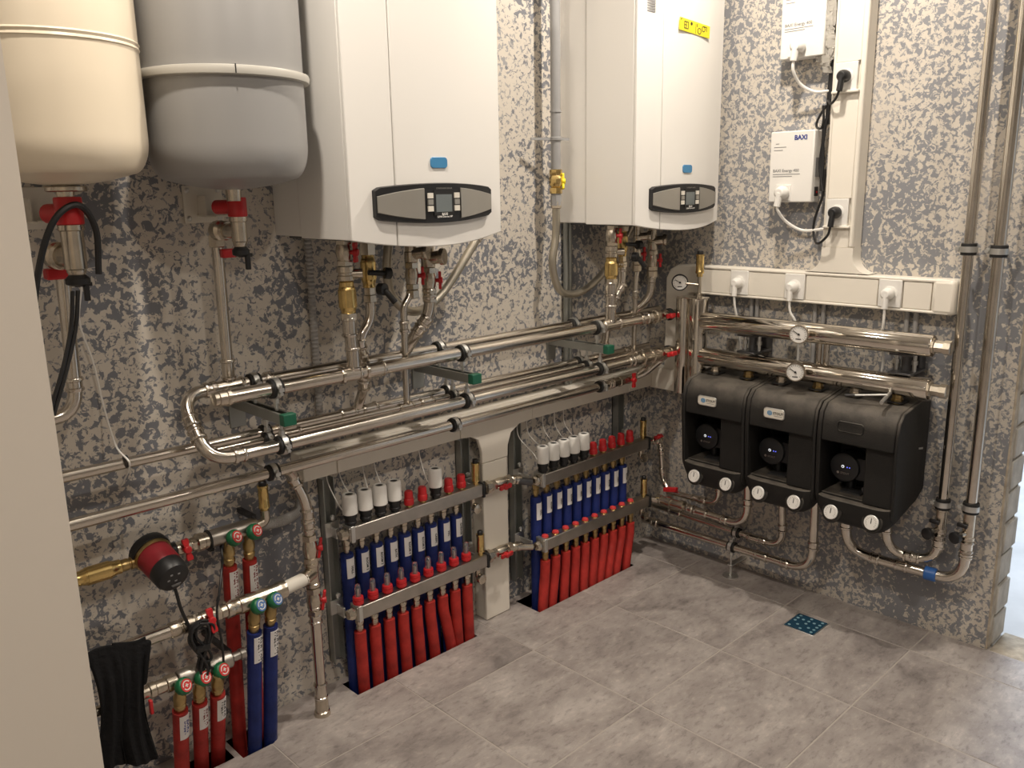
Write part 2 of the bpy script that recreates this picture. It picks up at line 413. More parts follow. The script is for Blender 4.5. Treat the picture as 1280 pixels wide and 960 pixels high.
for i in range(-8, 3):
    xa = -1.006+TX*i; xb = xa+TX
    for j in range(-1, 9):
        yb = -.3105-TY*j; ya = yb-TY
        a, c, d, e = max(xa, -4.19)+G, min(xb, .0)-G, max(ya, -4.19)+G, min(yb, -.0)-G
        if c-a < .02 or e-d < .02: continue
        rs = [(a, c, d, e)]; n0 = 1
        for h in HOLES: rs = cut(rs, h)
        b = B()
        for r in rs: b.box(r[0], r[1], r[2], r[3], -.05, 0)
        part('tile', b, 'tile', fl, bev=.0012 if len(rs) == 1 else 0, seg=1)
# door leaf seen edge-on at the left of the frame
dr = struct('door_1', B().box(-3.35, -2.541, -1.20, -1.16, .008, 2.08), 'door', bev=.002)
part('door_handle', B().cyl((-3.27, -1.2, 1.0), (-3.27, -1.25, 1.0), .011).tube([(-3.27, -1.25, 1.0), (-3.15, -1.25, 1.0)], .010), 'zinc', dr)
# ceiling downlights
for i, (x, y) in enumerate(LAMPS):
    t = thing('ceiling_downlight', 'round recessed ceiling downlight '+['in front of the right boiler', 'in front of the left boiler', 'near the doorway', 'above the photographer', 'behind the open door'][i], 'lamp', (x, y, ROOM_Z), 'ceiling downlights')
    part('trim_ring', B().lathe((x, y, ROOM_Z-.008), Z, [(0, .052), (.001, .058), (.008, .06)], 24), 'white', t)
    part('diffuser', B().lathe((x, y, ROOM_Z-.010), Z, [(0, .04), (.002, .042)], 20), 'lampglow', t)
    l = bpy.data.lights.new('downlight', 'SPOT'); l.energy = LAMP_W[i]; l.color = LAMP_COL; l.shadow_soft_size = .035
    l.spot_size = math.radians(165); l.spot_blend = .6
    lo = bpy.data.objects.new('downlight_beam', l); COL.objects.link(lo); lo.location = (x, y, ROOM_Z-.03)
# floor drain under blue film
t = thing('floor_drain', 'square floor drain grate covered with shiny blue protective film', 'drain', (-.247, -.857, 0))
part('frame', B().box(-.304, -.190, -.912, -.802, -.02, .0015), 'zinc', t, bev=.001)
part('film', B().box(-.300, -.194, -.908, -.806, .0012, .0028), 'film', t)
b = B()
for i in range(5):
    for j in range(5):
        if (i+j) % 2 == 0 or random.random() < .3:
            b.lathe((-.288+i*.0205, -.896+j*.0195, .0028), Z, [(0, .0052), (.0006, .0048)], 8)
part('grate_dots', b, 'filmlight', t, kind='stuff')

# ================================================================== expansion tanks
def tank(label, x, y, r, zb, zs, m, rim, rr, rz, top=2.25):
    t = thing('expansion_tank', label, 'tank', (x, y, zb))
    prof = [(0, .02)]; h = zs-zb; q = .78
    for k in range(1, 7): prof.append((.020*(k/6)**2, r*q*k/6))
    for k in range(1, 11):
        a = k/10*PI/2; prof.append((.020+(h-.020)*(1-math.cos(a))+.0*k, r*q+r*(1-q)*math.sin(a)))
    prof += [(rz-zb, r), (top-zb-.12, r), (top-zb-.04, r*.8), (top-zb, r*.3)]
    part('shell', B().lathe((x, y, zb), Z, prof, 48), m, t)
    part('seam_ring', B().lathe((x, y, rz-.012), Z, [(0, r-.002), (.002, rr), (.012, rr+.002), (.018, rr), (.021, r-.002)] if rim == 'rimgrey' else
        [(0, r-.002), (.004, rr), (.009, r+.0005), (.014, rr), (.02, r-.002)], 48), rim, t)
    part('nozzle', B().lathe((x, y, zb-.025), Z, [(0, .016), (.03, .018)], 14), 'nickel', t)
    return t
gt = tank('grey expansion tank with a light rim hanging beside the left boiler', -1.857, -.225, .170, 1.462, 1.555, 'greypaint', 'rimgrey', .182, 1.697)
ct = tank('cream expansion tank hanging at the left edge', -2.2075, -.225, .1615, 1.474, 1.560, 'cream', 'cream', .164, 1.735)
part('flange', B().lathe((-2.205, -.225, 1.462), Z, [(0, .034), (.002, .038), (.009, .038), (.011, .034)], 24), 'nickel', ct)
a = math.radians(251.5); part('rim_joint', B().obox((-1.857+.1838*math.cos(a), -.225+.1838*math.sin(a), 1.696), (-.0012*math.sin(a), .0012*math.cos(a), 0), (.001*math.cos(a), .001*math.sin(a), 0), (0, 0, .009)), 'dark', gt)
def plate(label, x0, x1):
    t = thing('wall_bracket', label, 'bracket', (x0, 0, 1.43))
    part('plate', B().box(x0, x1, -.006, 0, 1.385, 1.474), 'offwhite', t, bev=.001)
    part('arm', B().box(x0+.03, x1-.02, -.11, -.004, 1.40, 1.404).box(x0+.035, x0+.039, -.05, -.004, 1.402, 1.45), 'offwhite', t)
    for x in (x0+.011, x1-.011):
        for z in (1.396, 1.463): part('screw', B().lathe((x, -.0105, z), Y, [(0, .0035), (.004, .006), (.005, .008)], 10), 'zinc', t)
plate('white steel bracket plate under the grey tank', -1.878, -1.778)
plate('white steel bracket plate under the cream tank', -2.262, -2.145)
def tank_valve(label, x, y, zr0, zr1, zs, rr):
    t = thing('tank_valve', label, 'valve', (x, y, zr0))
    part('red_cap', B().lathe((x, y, zr0), Z, [(0, rr*.9), (.002, rr), (zr1-zr0-.003, rr), (zr1-zr0, rr*.93)], 18).cyl((x-.004, y, zr0+.022), (x-.022, y+.055, zr0+.022), rr*.75), 'red', t)
    part('body', B().lathe((x, y, zs), Z, [(0, rr*.6), (.006, rr*.72), (.010, rr*.72), (.012, rr*.82), (zr0-zs-.012, rr*.82), (zr0-zs-.010, rr*.95), (zr0-zs, rr*.95)], 16).cyl((x, y, zs+.035), (x-.012, y+.1, zs+.035), rr*.8), 'nickel', t)
    part('side_union', B().lathe((x-.006, y+.045, zs+.035), (-.12, 1, 0), [(0, rr*.9), (.008, rr*1.05), (.016, rr*.8), (.022, rr*1.1), (.04, rr*1.1), (.05, rr*.9)], 14), 'nickel', t)
    d = part('drain_cock', B().lathe((x, y, zs-.022), Z, [(0, rr*.6), (.004, rr*.9), (.014, rr*.9), (.022, rr*.6)], 14), 'black', t)
    part('drain_lever', B().obox((x+.012, y-.006, zs-.035), (.005, 0, 0), (0, .005, 0), (0, 0, .018)).obox((x+.008, y-.004, zs-.02), (.016, 0, 0), (0, .005, 0), (0, 0, .004)), 'black', d, bev=.001)
    return t
tank_valve('red capped nickel shutoff valve under the grey tank', -1.846, -.215, 1.402, 1.445, 1.335, .0215)
tank_valve('red capped nickel drain valve under the cream tank', -2.205, -.225, 1.398, 1.452, 1.300, .026)
t = pipe('vertical steel pipe dropping from the grey tank valve', [(-1.852, -.11, 1.385), (-1.854, -.11, 1.0)], .0135)
fit(t, (-1.854, -.11, 1.035), Z, .0135, .05); part('red_handle', B().box(-1.852, -1.815, -.135, -.115, 1.305, 1.326), 'red', t, bev=.004); nut(t, (-1.852, -.11, 1.345), Z, .02, .03)
t = pipe('steel pipe under the cream tank bending left behind the door', [(-2.196, -.11, 1.36), (-2.206, -.11, .99), (-2.7, -.11, .985)], .0150, fil=.055)
part('red_handle', B().box(-2.235, -2.185, -.135, -.105, 1.285, 1.308), 'red', t, bev=.004); nut(t, (-2.196, -.11, 1.335), Z, .024, .04)
single('black_cable', B().tube(catmull([(-2.172, -.25, 1.30), (-2.168, -.252, 1.39), (-2.20, -.262, 1.437), (-2.25, -.26, 1.40), (-2.29, -.25, 1.28), (-2.32, -.25, 1.1)], 8), .0065, 8), 'black', 'thick black cable looped over the red cap of the cream tank valve', 'cable', (-2.2, -.26, 1.4))
t = thing('black_cable', 'two straight black cables slanting down left behind the door edge', 'cable', (-2.24, -.24, 1.2))
for dx in (0, .010): part('cable', B().tube(catmull([(-2.222+dx, -.24, 1.27), (-2.235+dx*.9, -.245, 1.20), (-2.262+dx*.8, -.25, 1.12), (-2.30+dx, -.25, 1.03)], 8), .0042, 8), 'black', t)
t = thing('white_cable', 'thin white cable hanging down the wall from the cream tank', 'cable', (-2.15, -.02, 1.2))
part('wire', B().tube(catmull([(-2.16, -.02, 1.40), (-2.135, -.02, 1.28), (-2.15, -.02, 1.18), (-2.132, -.02, 1.08), (-2.125, -.03, .98), (-2.132, -.10, .90), (-2.125, -.152, .868), (-2.112, -.06, .80), (-2.108, -.01, .77)], 8), .0022, 6), 'white', t)
part('cable_tie', B().lathe((-2.129, -.135, .869), X, [(0, .0148), (.006, .0148)], 16), 'black', t)

# ================================================================== boilers
def boiler(label, xl, xr, zb, dc, bulge, cr, grooves, side_seam, zt=2.2):
    t = thing('wall_boiler', label, 'boiler', ((xl+xr)/2, 0, zb)); xc = (xl+xr)/2; hw = (xr-xl)/2
    def fy(x):
        s = abs(x-xc)/hw; k = cr
        if s > k: return -(dc+bulge*.62*(1-s)/(1-k))
        return -(dc+bulge*(.62+.38*(1-(s/k)**2)))
    def fz(x): s = abs(x-xc)/hw; return zb-.024*max(0, 1-s**2)
    part('casing', B().box(xl+.002, xr-.002, -side_seam, 0, zb+.004, zt), 'boiler', t, bev=.003)
    part('casing_front', B().box(xl, xr, -dc+.012, -side_seam-.0025, zb, zt), 'boiler', t, bev=.002)
    part('underside', B().box(xl+.03, xr-.03, -dc+.03, -.02, zb-.004, zb+.02), 'darksteel', t)
    edges = [xl]+grooves+[xr]
    for a, c in zip(edges, edges[1:]):
        a2, c2 = a+(.0015 if a != xl else 0), c-(.0015 if c != xr else 0)
        n = 14; b = B(); o = 0
        for i in range(n+1):
            x = a2+(c2-a2)*i/n
            b.v += [V((x, fy(x), fz(x))), V((x, fy(x), zt)), V((x, -dc+.011, zt)), V((x, -dc+.011, fz(x)))]
        for i in range(n):
            q = i*4
            for k in range(4): b.f.append([q+k, q+4+k, q+4+(k+1) % 4, q+(k+1) % 4])
        b.f += [[0, 1, 2, 3], [n*4+3, n*4+2, n*4+1, n*4]]
        b.f = [f[::-1] for f in b.f]
        part('front_panel', b, 'boiler', t, bev=.002)
    # control panel, follows the curved front
    pz = zb+.082
    def patch(name, xa, xb, zf, off, th, m, par, n=18):
        b = B()
        for i in range(n+1):
            x = xa+(xb-xa)*i/n; z0, z1 = zf(x); y = fy(x)-off
            b.v += [V((x, y-th, z0)), V((x, y-th, z1)), V((x, y, z1+.002)), V((x, y, z0-.002))]
        for i in range(n):
            q = i*4
            for k in range(4): b.f.append([q+k, q+(k+1) % 4, q+4+(k+1) % 4, q+4+k])
        b.f += [[3, 2, 1, 0], [n*4, n*4+1, n*4+2, n*4+3]]
        return part(name, b, m, par)
    W = .184
    def zf(x):
        s = (x-xc)/W; e = .006*max(0, abs(s)-.93)/.07
        return (pz-.047+.013*s*s+e, pz+.046-.010*s*s-e)
    p = patch('control_panel', xc-W, xc+W, zf, 0, .014, 'black', t, 30)
    def wing(x):
        s = abs(x-xc)/W; return (pz-.040+.022*s*s, pz+.036-.020*s*s)
    patch('panel_wing', xc-W+.003, xc-.058, wing, .013, .004, 'silver', p); patch('panel_wing', xc+.058, xc+W-.003, wing, .013, .004, 'silver', p)
    yf = fy(xc)-.0175
    def slab(name, x0, x1, z0, z1, m, th=.0015): part(name, B().box(xc+x0, xc+x1, yf-th+.003, yf+.004, pz+z0, pz+z1), m, p)
    slab('bezel', -.031, .031, -.030, .030, 'rubber')
    slab('display', -.025, .025, -.022, .020, 'lcd', .0022)
    for s in (-1, 1):
        for k in range(3): slab('button', s*.042-.008, s*.042+.008, -.020+k*.0155, -.007+k*.0155, 'offwhite' if (k+s) % 2 else 'silver', .003)
    yt = yf-.0012
    text('lettering', 'BAXI', 'white', p, (xc, yt+.001, pz-.0275), X, Z, .0085, bold=.0003)
    text('lettering', 'LUNA Duo-tec MP', 'white', p, (xc, yt+.001, pz-.0335), X, Z, .0062, bold=.0002)
    text('lettering', 'CONDENSING BOILER', 'silver', p, (xc, yt+.001, pz+.0345), X, Z, .005)
    part('blue_badge', B().prism(rrect(.052, .026, .008), (xc, fy(xc)+.001, pz+.096), X, Z, (0, -.004, 0)), 'badgeblue', t, bev=.001)
    return t, fy
b1, f1 = boiler('white wall boiler with curved front beside the grey tank', -1.639, -1.158, 1.341, .357, .036, .50, [-1.522], .13)
b2, f2 = boiler('white wall boiler with a yellow sticker near the corner', -.538, -.056, 1.332, .332, .030, .60, [-.43], .120)
o = V((-.277, f2(-.277)-.0012, 1.955)); u = V((.98, -.0, -.055)); u.y = (f2(-.19)-f2(-.36))/.17*.98; u.normalize(); v = Z-u*u.z; v.normalize()
b = B().prism(rrect(.178, .038, .002), o-u.cross(v)*.0, u, v, u.cross(v)*.0012)
st = part('warning_sticker', b, 'yellow', b2)
n = u.cross(v); o = o+n*.0014
b = B()
def stroke(pts, wd=.0022, cl=False):
    pts = pts+[pts[0]] if cl else pts
    for (a, c), (d, e) in zip(pts, pts[1:]):
        p0, p1 = o+u*a+v*c, o+u*d+v*e; q = (p1-p0); b.obox((p0+p1)/2, q/2+q.normalized()*wd*.5, n.cross(q).normalized()*wd*.5, n*.0004)
stroke([(-.062, -.010), (-.062, .010), (-.04, .010), (-.04, -.010)], cl=True); stroke([(-.062, 0), (-.05, 0)]); stroke([(-.052, .01), (-.052, -.008)])
stroke([(.026+.010*math.cos(a*PI/5), -.006+.009*math.sin(a*PI/5)) for a in range(10)], cl=True); stroke([(.05+.009*math.cos(a*PI/5), .004+.008*math.sin(a*PI/5)) for a in range(10)], cl=True)
stroke([(.055, .012), (.068, .012), (.068, 0)]); stroke([(-.083, .012), (-.078, .016)]); stroke([(.004, -.017), (.004, .012)], .0008); stroke([(.012, .006), (.012, .013)])
b.lathe(o+u*-.022+v*.009, n, [(0, .0055), (.0006, .0055)], 10)
part('sticker_symbols', b, 'print', st)
b = B()
for k in range(9): b.obox((-.485, f2(-.485)-.0006, 1.985+k*.0075), (.016, -.004, 0), (0, .0008, 0), (0, 0, .0026))
part('barcode_label', b, 'printgrey', b2)

# ================================================================== cable duct on the left wall
t = thing('cable_duct', 'ivory cable duct running along the left wall below the pipes', 'cable duct', (-.82, 0, .672))
part('base', B().box(-1.645, -.002, -.050, 0, .672, .752), 'ivory', t, bev=.003)
for a, c in ((-1.643, -1.535), (-1.533, -1.075), (-.745, -.21), (-.208, -.004)):
    part('cover', B().box(a, c, -.061, -.048, .675, .749), 'ivory', t, bev=.003)
fz = [(-1.073, .749), (-1.073, .675), (-1.03, .672), (-1.0, .655), (-.985, .61), (-.985, .57), (-.868, .57), (-.866, .61), (-.85, .65), (-.81, .672), (-.747, .675), (-.747, .749)]
part('tee_cover', B().prism(fz, (0, -.048, 0), X, Z, (0, -.0145, 0)), 'ivory', t, bev=.003)
t = thing('cable_duct', 'ivory upright duct leg from the wall duct down to the floor between the manifolds', 'cable duct', (-.92, 0, 0))
part('base', B().box(-.978, -.866, -.05, -.0005, .0, .5695), 'ivory', t, bev=.003)
part('leg_cover', B().box(-.982, -.870, -.061, -.048, .002, .568), 'ivory', t, bev=.003)
# ================================================================== struts on the left wall
SX = [-1.79, -1.19, -.588]; YP1, YP2, YP3, YP4, YP5, YP6 = .11, .217, .232, .125, .183, .14
ZP1 = ZP2 = .992; ZP3, ZP4, ZP5, ZP6 = .853, .862, .862, .757
for i, x in enumerate(SX):
    nm = ['near the U bend under the grey tank', 'under the left boiler', 'under the right boiler'][i]
    t = thing('wall_strut', 'grey channel bracket with a green end cap '+nm, 'bracket', (x, 0, .92))
    part('wall_plate', B().box(x-.022, x+.022, -.006, 0, .855, .965), 'strut', t, bev=.001)
    part('channel', B().box(x-.0155, x+.0155, -.262, -.006, .911, .9135).box(x-.0155, x-.013, -.262, -.006, .9135, .936).box(x+.013, x+.0155, -.262, -.006, .9135, .936).box(x-.013, x-.008, -.262, -.006, .9335, .936).box(x+.008, x+.013, -.262, -.006, .9335, .936), 'strut', t)
    part('end_cap', B().box(x-.0172, x+.0172, -.280, -.258, .909, .938), 'green', t, bev=.002)
    where = ['leftmost bracket', 'middle bracket', 'rightmost bracket'][i]
    ru, rl = .936, .911
    clamp('black lined clamp holding the rear upper pipe above the '+where, (x, -YP1, ZP1), X, .0155, (x, -YP1, ru))
    clamp('black lined clamp holding the front upper pipe above the '+where, (x, -YP2, ZP2), X, .0175, (x, -YP2, ru))
    clamp('black lined clamp holding the front pipe below the '+where, (x, -YP3, ZP3), X, .0165, (x, -YP3, rl))
    clamp('small black lined clamp on the thin middle pipe below the '+where, (x-.012, -YP5, ZP5), X, .0095, (x-.012, -YP5, rl), wd=.018)
    clamp('black lined clamp on the rear lower pipe below the '+where, (x+.012, -YP4, ZP4), X, .0125, (x+.012, -YP4, rl), wd=.018)
for x, nm in ((-1.775, 'left end near the grey conduit'), (-1.165, 'middle under the left boiler'), (-.475, 'right end before the red valve')):
    clamp('black lined clamp on the lowest pipe along the duct, '+nm, (x, -YP6, ZP6), X, .0145, (x, -.06 if x > -1.7 else 0, ZP6-.02 if x > -1.7 else ZP6))
# ================================================================== long pipes on the left wall
t = pipe('upper rear steel pipe with a U bend down to the lower front pipe', [(-.10, -YP1, ZP1), (-1.978, -YP1, ZP1), (-1.978, -YP3, ZP3), (-.405, -YP3, ZP3)], .0155, fil=.062)
fit(t, (-1.86, -YP1, ZP1), X, .0155, .085); fit(t, (-1.80+.05, -YP1, ZP1), X, .0155, .02)
fit(t, (-.42, -YP3, ZP3), X, .0155, .03)
part('reducing_union', B().lathe((-.405, -YP3, ZP3), X, [(0, .019), (.02, .024), (.022, .021), (.045, .021), (.047, .026), (.07, .026), (.072, .022), (.10, .022), (.102, .027), (.13, .027), (.132, .022), (.15, .022)], 16), 'nickel', t)
valve(t, (-.215, -YP3, ZP3), X, .019, -Y, X, .085, .055)
t = pipe('upper front steel pipe along the left wall below both boilers', [(-1.915, -YP2, ZP2), (-.29, -YP2, ZP2)], .0175)
part('end_plug', B().lathe((-1.948, -YP2, ZP2), X, [(0, .011), (.002, .017), (.012, .017), (.013, .0195), (.030, .0195), (.032, .022), (.040, .022), (.042, .018)], 14), 'nickel', t)
for x in (-1.575, -1.50): fit(t, (x, -YP2, ZP2), X, .0175, .06)
fit(t, (-.515, -YP2, ZP2), X, .0175, .09); fit(t, (-.33, -YP2, ZP2), X, .0175, .04)
part('reducing_union', B().lathe((-.31, -YP2, ZP2), X, [(0, .019), (.012, .024), (.014, .021), (.04, .021), (.042, .025), (.06, .025)], 16), 'nickel', t)
valve(t, (-.205, -YP2, ZP2), X, .018, -Y, X, .085, .05)
t = pipe('long rear lower steel pipe reaching the door on the left', [(-2.75, -YP4, ZP4), (-.18, -YP4, ZP4)], .0130)
for x in (-1.53, -1.46, -.3): fit(t, (x, -YP4, ZP4), X, .0130, .05)
t = pipe('thin middle steel pipe between the two lower pipes', [(-1.945, -YP5, ZP5), (-.16, -YP5, ZP5)], .0085)
part('end_plug', B().lathe((-1.962, -YP5, ZP5), X, [(0, .008), (.002, .011), (.010, .011), (.012, .009), (.02, .012), (.026, .009)], 12), 'nickel', t)
for x in (-1.735, -1.375, -1.30, -.315): fit(t, (x, -YP5, ZP5), X, .0085, .05)
t = pipe('lowest steel pipe running in front of the ivory duct', [(-2.75, -YP6, ZP6), (-.43, -YP6, ZP6)], .0145)
fit(t, (-.425, -YP6, ZP6), X, .0145, .02)
part('reducing_union', B().lathe((-.418, -YP6, ZP6), X, [(0, .014), (.006, .020), (.02, .020), (.022, .017), (.045, .017), (.047, .020), (.062, .020)], 6), 'nickel', t)
valve(t, (-.318, -YP6, ZP6), X, .0165, -Y, Z, .075, .055)
t = pipe('short slanted twin connector from the red valve up to the front pipe', [(-.27, -YP6, ZP6+.002), (-.245, -.165, .772), (-.205, -.205, .82), (-.215, -YP3, ZP3-.012)], .012, 'steel', .025, collars=False)
part('branch', B().tube([(-.285, -.16, .778), (-.27, -.185, .80), (-.29, -.22, .835)], .008, 10, .01), 'nickel', t)
# ================================================================== pipework under the boilers
def riser_check(label, x, y, zt, zb, xb, hn, sw, zc0, zc1, r=.0165):
    t = thing('boiler_riser', label, 'pipe', (xb, -y, zb))
    valve(t, (x+sw*.5, -y, zt-.04), Z, .019, (.5, -.86, 0), Z, .07, .05)
    part('tee', B().lathe((x+sw*.4, -y, zc1), Z, [(0, .018), (.003, .022), (.014, .022), (.016, .019), (zt-.075-zc1-.016, .019), (zt-.075-zc1-.014, .023), (zt-.075-zc1, .022)], 16).cyl((x+sw*.4, -y, (zc1+zt-.075)/2), (x+sw*.4+.035, -y-.025, (zc1+zt-.075)/2), .012), 'nickel', t)
    check(t, (x, -y, zc0), (x+sw*.3, -y, zc1), .0235)
    part('tube', B().tube([(xb, -y, zb), (x, -y, zc0)], r, 14), 'steel', t)
    fit(t, (x, -y, zc0-.03), Z, r, .05); fit(t, (xb, -y, zb+.04), Z, r, .06); nut(t, (x, -y, zc0-.002), Z, .022, .02)
    return t
riser_check('leftmost riser under the left boiler with a big brass check valve', -1.568, YP2, 1.345, ZP2, -1.562, 1, -.006, 1.145, 1.232)
riser_check('leftmost riser under the right boiler with a ribbed brass check valve', -.515, YP2, 1.335, ZP2, -.515, 1, 0, 1.145, 1.222)
def riser_bent(label, pts, zc, r=.0135, lever=None, brass=True):
    t = thing('boiler_riser', label, 'pipe', pts[-1])
    top = V(pts[0])
    part('tube', B().tube(pts, r, 12, .05), 'steel', t); elbow_collars(t, pts, r, .05)
    if brass:
        part('union', B().lathe(top-Z*.01, Z, [(0, r), (.003, r*1.4), (.02, r*1.4), (.022, r*1.15), (.05, r*1.15)], 6), 'nickel', t)
        check(t, top+Z*.03, top+Z*.12, .021); nut(t, top+Z*.135, Z, .022, .04)
    if lever:
        part('drain_cock', B().lathe(top+V((-.005, -.05, .03)), (.3, -1, 0), [(0, .012), (.002, .016), (.02, .016), (.022, .010)], 14).cyl(top+V((0, -.07, .028)), top+V((.02, -.085, -.005)), .008, 10), 'black', t)
        part('drain_cock', B().cyl(top+V((-.035, -.05, .075)), top+V((.015, -.06, .07)), .007, 10).lathe(top+V((.008, -.058, .071)), (1, -.2, -.1), [(0, .010), (.002, .015), (.018, .015), (.02, .012)], 14), 'black', t)
    return t
riser_bent('bent riser under the left boiler with black drain cocks', [(-1.475, -.18, 1.175), (-1.475, -.18, 1.12), (-1.515, -.18, 1.075), (-1.497, -.165, 1.0), (-1.49, -.15, .93), (-1.50, -.13, .875)], 1.2, lever=1)
riser_bent('bent riser under the right boiler with black drain cocks', [(-.425, -.19, 1.19), (-.42, -.19, 1.12), (-.46, -.18, 1.06), (-.455, -.15, .96), (-.45, -.13, .875)], 1.2, lever=1)
def riser_strainer(label, x, y, zt, pts, r, cap, cr, hz, big):
    t = thing('boiler_riser', label, 'pipe', pts[-1])
    part('tube', B().tube(pts, r, 12, .045), 'steel', t); elbow_collars(t, pts, r, .045)
    part('strainer', B().lathe((x, -y, hz+.035), Z, [(0, big*.8), (.004, big), (.03, big), (.032, big*.85), (zt-hz-.04, big*.85), (zt-hz-.036, big*1.05), (zt-hz-.02, big*1.05)], 14).cyl((x, -y, cap-.005), (x+.020, -y-.035, cap), cr*.85), 'nickel', t)
    part('strainer_cap', B().lathe((x+.018, -y-.033, cap), (.5, -.86, .05), [(0, cr), (.002, cr*1.08), (.012, cr*1.08), (.014, cr)], 18), 'nickel', t)
    valve(t, (x, -y, hz), Z, big*.95, (.8, -.6, 0), Z, .075, .05); nut(t, (x, -y, hz-.05), Z, big*1.05, .024)
    return t
riser_strainer('thin riser with a strainer and red valve in the middle below the left boiler', -1.335, .183, 1.345, [(-1.335, -.183, 1.215), (-1.345, -.183, 1.17), (-1.368, -.183, 1.145), (-1.372, -.183, .866)], .0095, 1.289, .019, 1.225, .0185)
riser_strainer('riser with a round capped strainer bending back to the rear upper pipe', -1.262, .165, 1.345, [(-1.262, -.165, 1.205), (-1.262, -.165, 1.11), (-1.305, -.14, 1.045), (-1.32, -.115, 1.0)], .0165, 1.272, .022, 1.205, .0205)
riser_strainer('thin riser in the middle below the right boiler', -.30, .16, 1.335, [(-.29, -.16, 1.19), (-.305, -.16, 1.13), (-.312, -.16, .86)], .009, 1.283, .016, 1.218, .015)
riser_strainer('rightmost riser with strainer below the right boiler bending to the rear pipe', -.215, .165, 1.335, [(-.212, -.165, 1.2), (-.222, -.165, 1.06), (-.25, -.14, 1.02), (-.27, -.115, .995)], .014, 1.264, .019, 1.19, .018)
def flexhose(label, pts, r, m='hose_metal', n=14, ends=True, name='flexible_hose'):
    t = thing(name, label, 'hose', pts[0]); p = catmull(pts, n)
    part('braid', B().tube(p, r, 12, wave=.06), m, t)
    if ends:
        for a, c in ((0, 3), (-1, -4)): nut(t, p[a], p[c]-p[a], r*1.45, .025)
    return t
flexhose('flexible steel gas hose looping under the left boiler', [(-1.36, -.12, 1.325), (-1.372, -.12, 1.24), (-1.36, -.12, 1.17), (-1.31, -.12, 1.122), (-1.25, -.12, 1.118), (-1.18, -.12, 1.155), (-1.11, -.12, 1.225), (-1.03, -.12, 1.315)], .0125)
t = thing('gas_pipe', 'grey painted gas pipe with yellow valve left of the right boiler', 'pipe', (-.645, -.08, 1.45))
part('tube', B().cyl((-.640, -.08, 1.50), (-.640, -.08, 2.4), .0165, 18), 'pipegrey', t)
part('pipe_band', B().lathe((-.640, -.08, 1.695), Z, [(0, .019), (.003, .0195), (.006, .019)], 18), 'pipegrey', t)
b = B().lathe((-.640, -.08, 1.606), Z, [(0, .019), (.002, .021), (.010, .021), (.012, .019)], 18).obox((-.69, -.06, 1.612), (.035, -.012, 0), (.002, .004, 0), (0, 0, .004)).obox((-.605, -.085, 1.612), (.022, 0, 0), (0, .004, 0), (0, 0, .004))
part('pipe_bracket', b, 'pipegrey', t)
vv = part('gas_valve', B().lathe((-.640, -.08, 1.435), Z, [(0, .016), (.002, .021), (.020, .021), (.022, .017), (.030, .0225), (.052, .0225), (.060, .018), (.066, .0215), (.078, .0215), (.08, .018)], 8), 'brass', t)
handle(vv, (-.640, -.08, 1.476), (.75, -.66, 0), (.2, .2, 1), .052, 'yellow', .024)
part('union_nut', B().lathe((-.640, -.08, 1.395), Z, [(0, .012), (.003, .0185), (.035, .0185), (.037, .016), (.042, .019)], 8), 'pipegrey', t)
flexhose('flexible steel gas hose hanging in a bow left of the right boiler', [(-.640, -.08, 1.40), (-.642, -.08, 1.30), (-.66, -.08, 1.20), (-.625, -.08, 1.115), (-.55, -.08, 1.092), (-.46, -.08, 1.115), (-.36, -.08, 1.18), (-.28, -.10, 1.29), (-.26, -.11, 1.33)], .0125)
single('corrugated_conduit', B().tube([(-1.552+.0*k, -.016, 1.34-k*.0055) for k in range(106)], .0082, 10, wave=.40), 'conduit', 'dark corrugated conduit running down the wall under the left boiler', 'conduit', (-1.552, -.016, .76))
t = thing('steel_rail', 'narrow steel tube on the wall behind the gas hose', 'pipe', (-.505, -.02, .76))
part('tube', B().cyl((-.505, -.02, .755), (-.505, -.02, 1.34), .008, 12).cyl((-.522, -.016, .755), (-.522, -.016, 1.34), .010, 10), 'strut', t)
# ================================================================== trunking and sockets on the right wall
HB0, HB1 = 1.060, 1.165
t = thing('cable_trunking', 'ivory wall trunking with white sockets above the chrome manifold', 'cable duct', (0, -.7, 1.06))
b = B().box(-.050, 0, -1.150, -.20, HB0, HB1)
part('base', b, 'ivory', t, bev=.004)
part('corner_elbow', B().prism([(-.11, .675), (-.205, .675), (-.205, 1.04), (-.215, 1.058), (-.26, 1.062), (-.26, 1.165), (-.165, 1.163), (-.13, 1.145), (-.112, 1.11)], (0, 0, 0), Y, Z, (-.052, 0, 0)), 'ivory', t, bev=.004)
part('lower_elbow', B().box(-.062, 0, -.22, -.05, .668, .755), 'ivory', t, bev=.004)
for a, c in ((-.398, -.262), (-.612, -.473), (-.932, -.69), (-1.095, -1.012)):
    part('cover', B().box(-.0595, -.045, a, c, HB0+.010, HB1-.012), 'ivory', t, bev=.002)
part('top_lip', B().box(-.062, -.044, -1.15, -.26, HB1-.011, HB1), 'ivory', t, bev=.004)
part('bottom_lip', B().box(-.062, -.044, -1.15, -.26, HB0, HB0+.009), 'ivory', t, bev=.003)
part('end_cap', B().box(-.064, 0, -1.168, -1.096, HB0-.002, HB1+.002), 'ivory', t, bev=.014, seg=3)
def socket(par, y, z, x=-.06):
    s = part('socket', B().box(x-.004, x+.012, y-.036, y+.036, z-.043, z+.043), 'white', par, bev=.002)
    part('socket_well', B().lathe((x-.003, y, z), -X, [(0, .024), (.002, .024), (.0035, .020)], 20), 'white', s); return s
SOCK = [-.437, -.650, -.972]
for y in SOCK: socket(t, y, 1.113)
t2 = thing('cable_trunking', 'tall ivory vertical trunking rising to the ceiling between the wall boxes', 'cable duct', (0, -.785, 1.16))
VA, VB = -.738, -.843
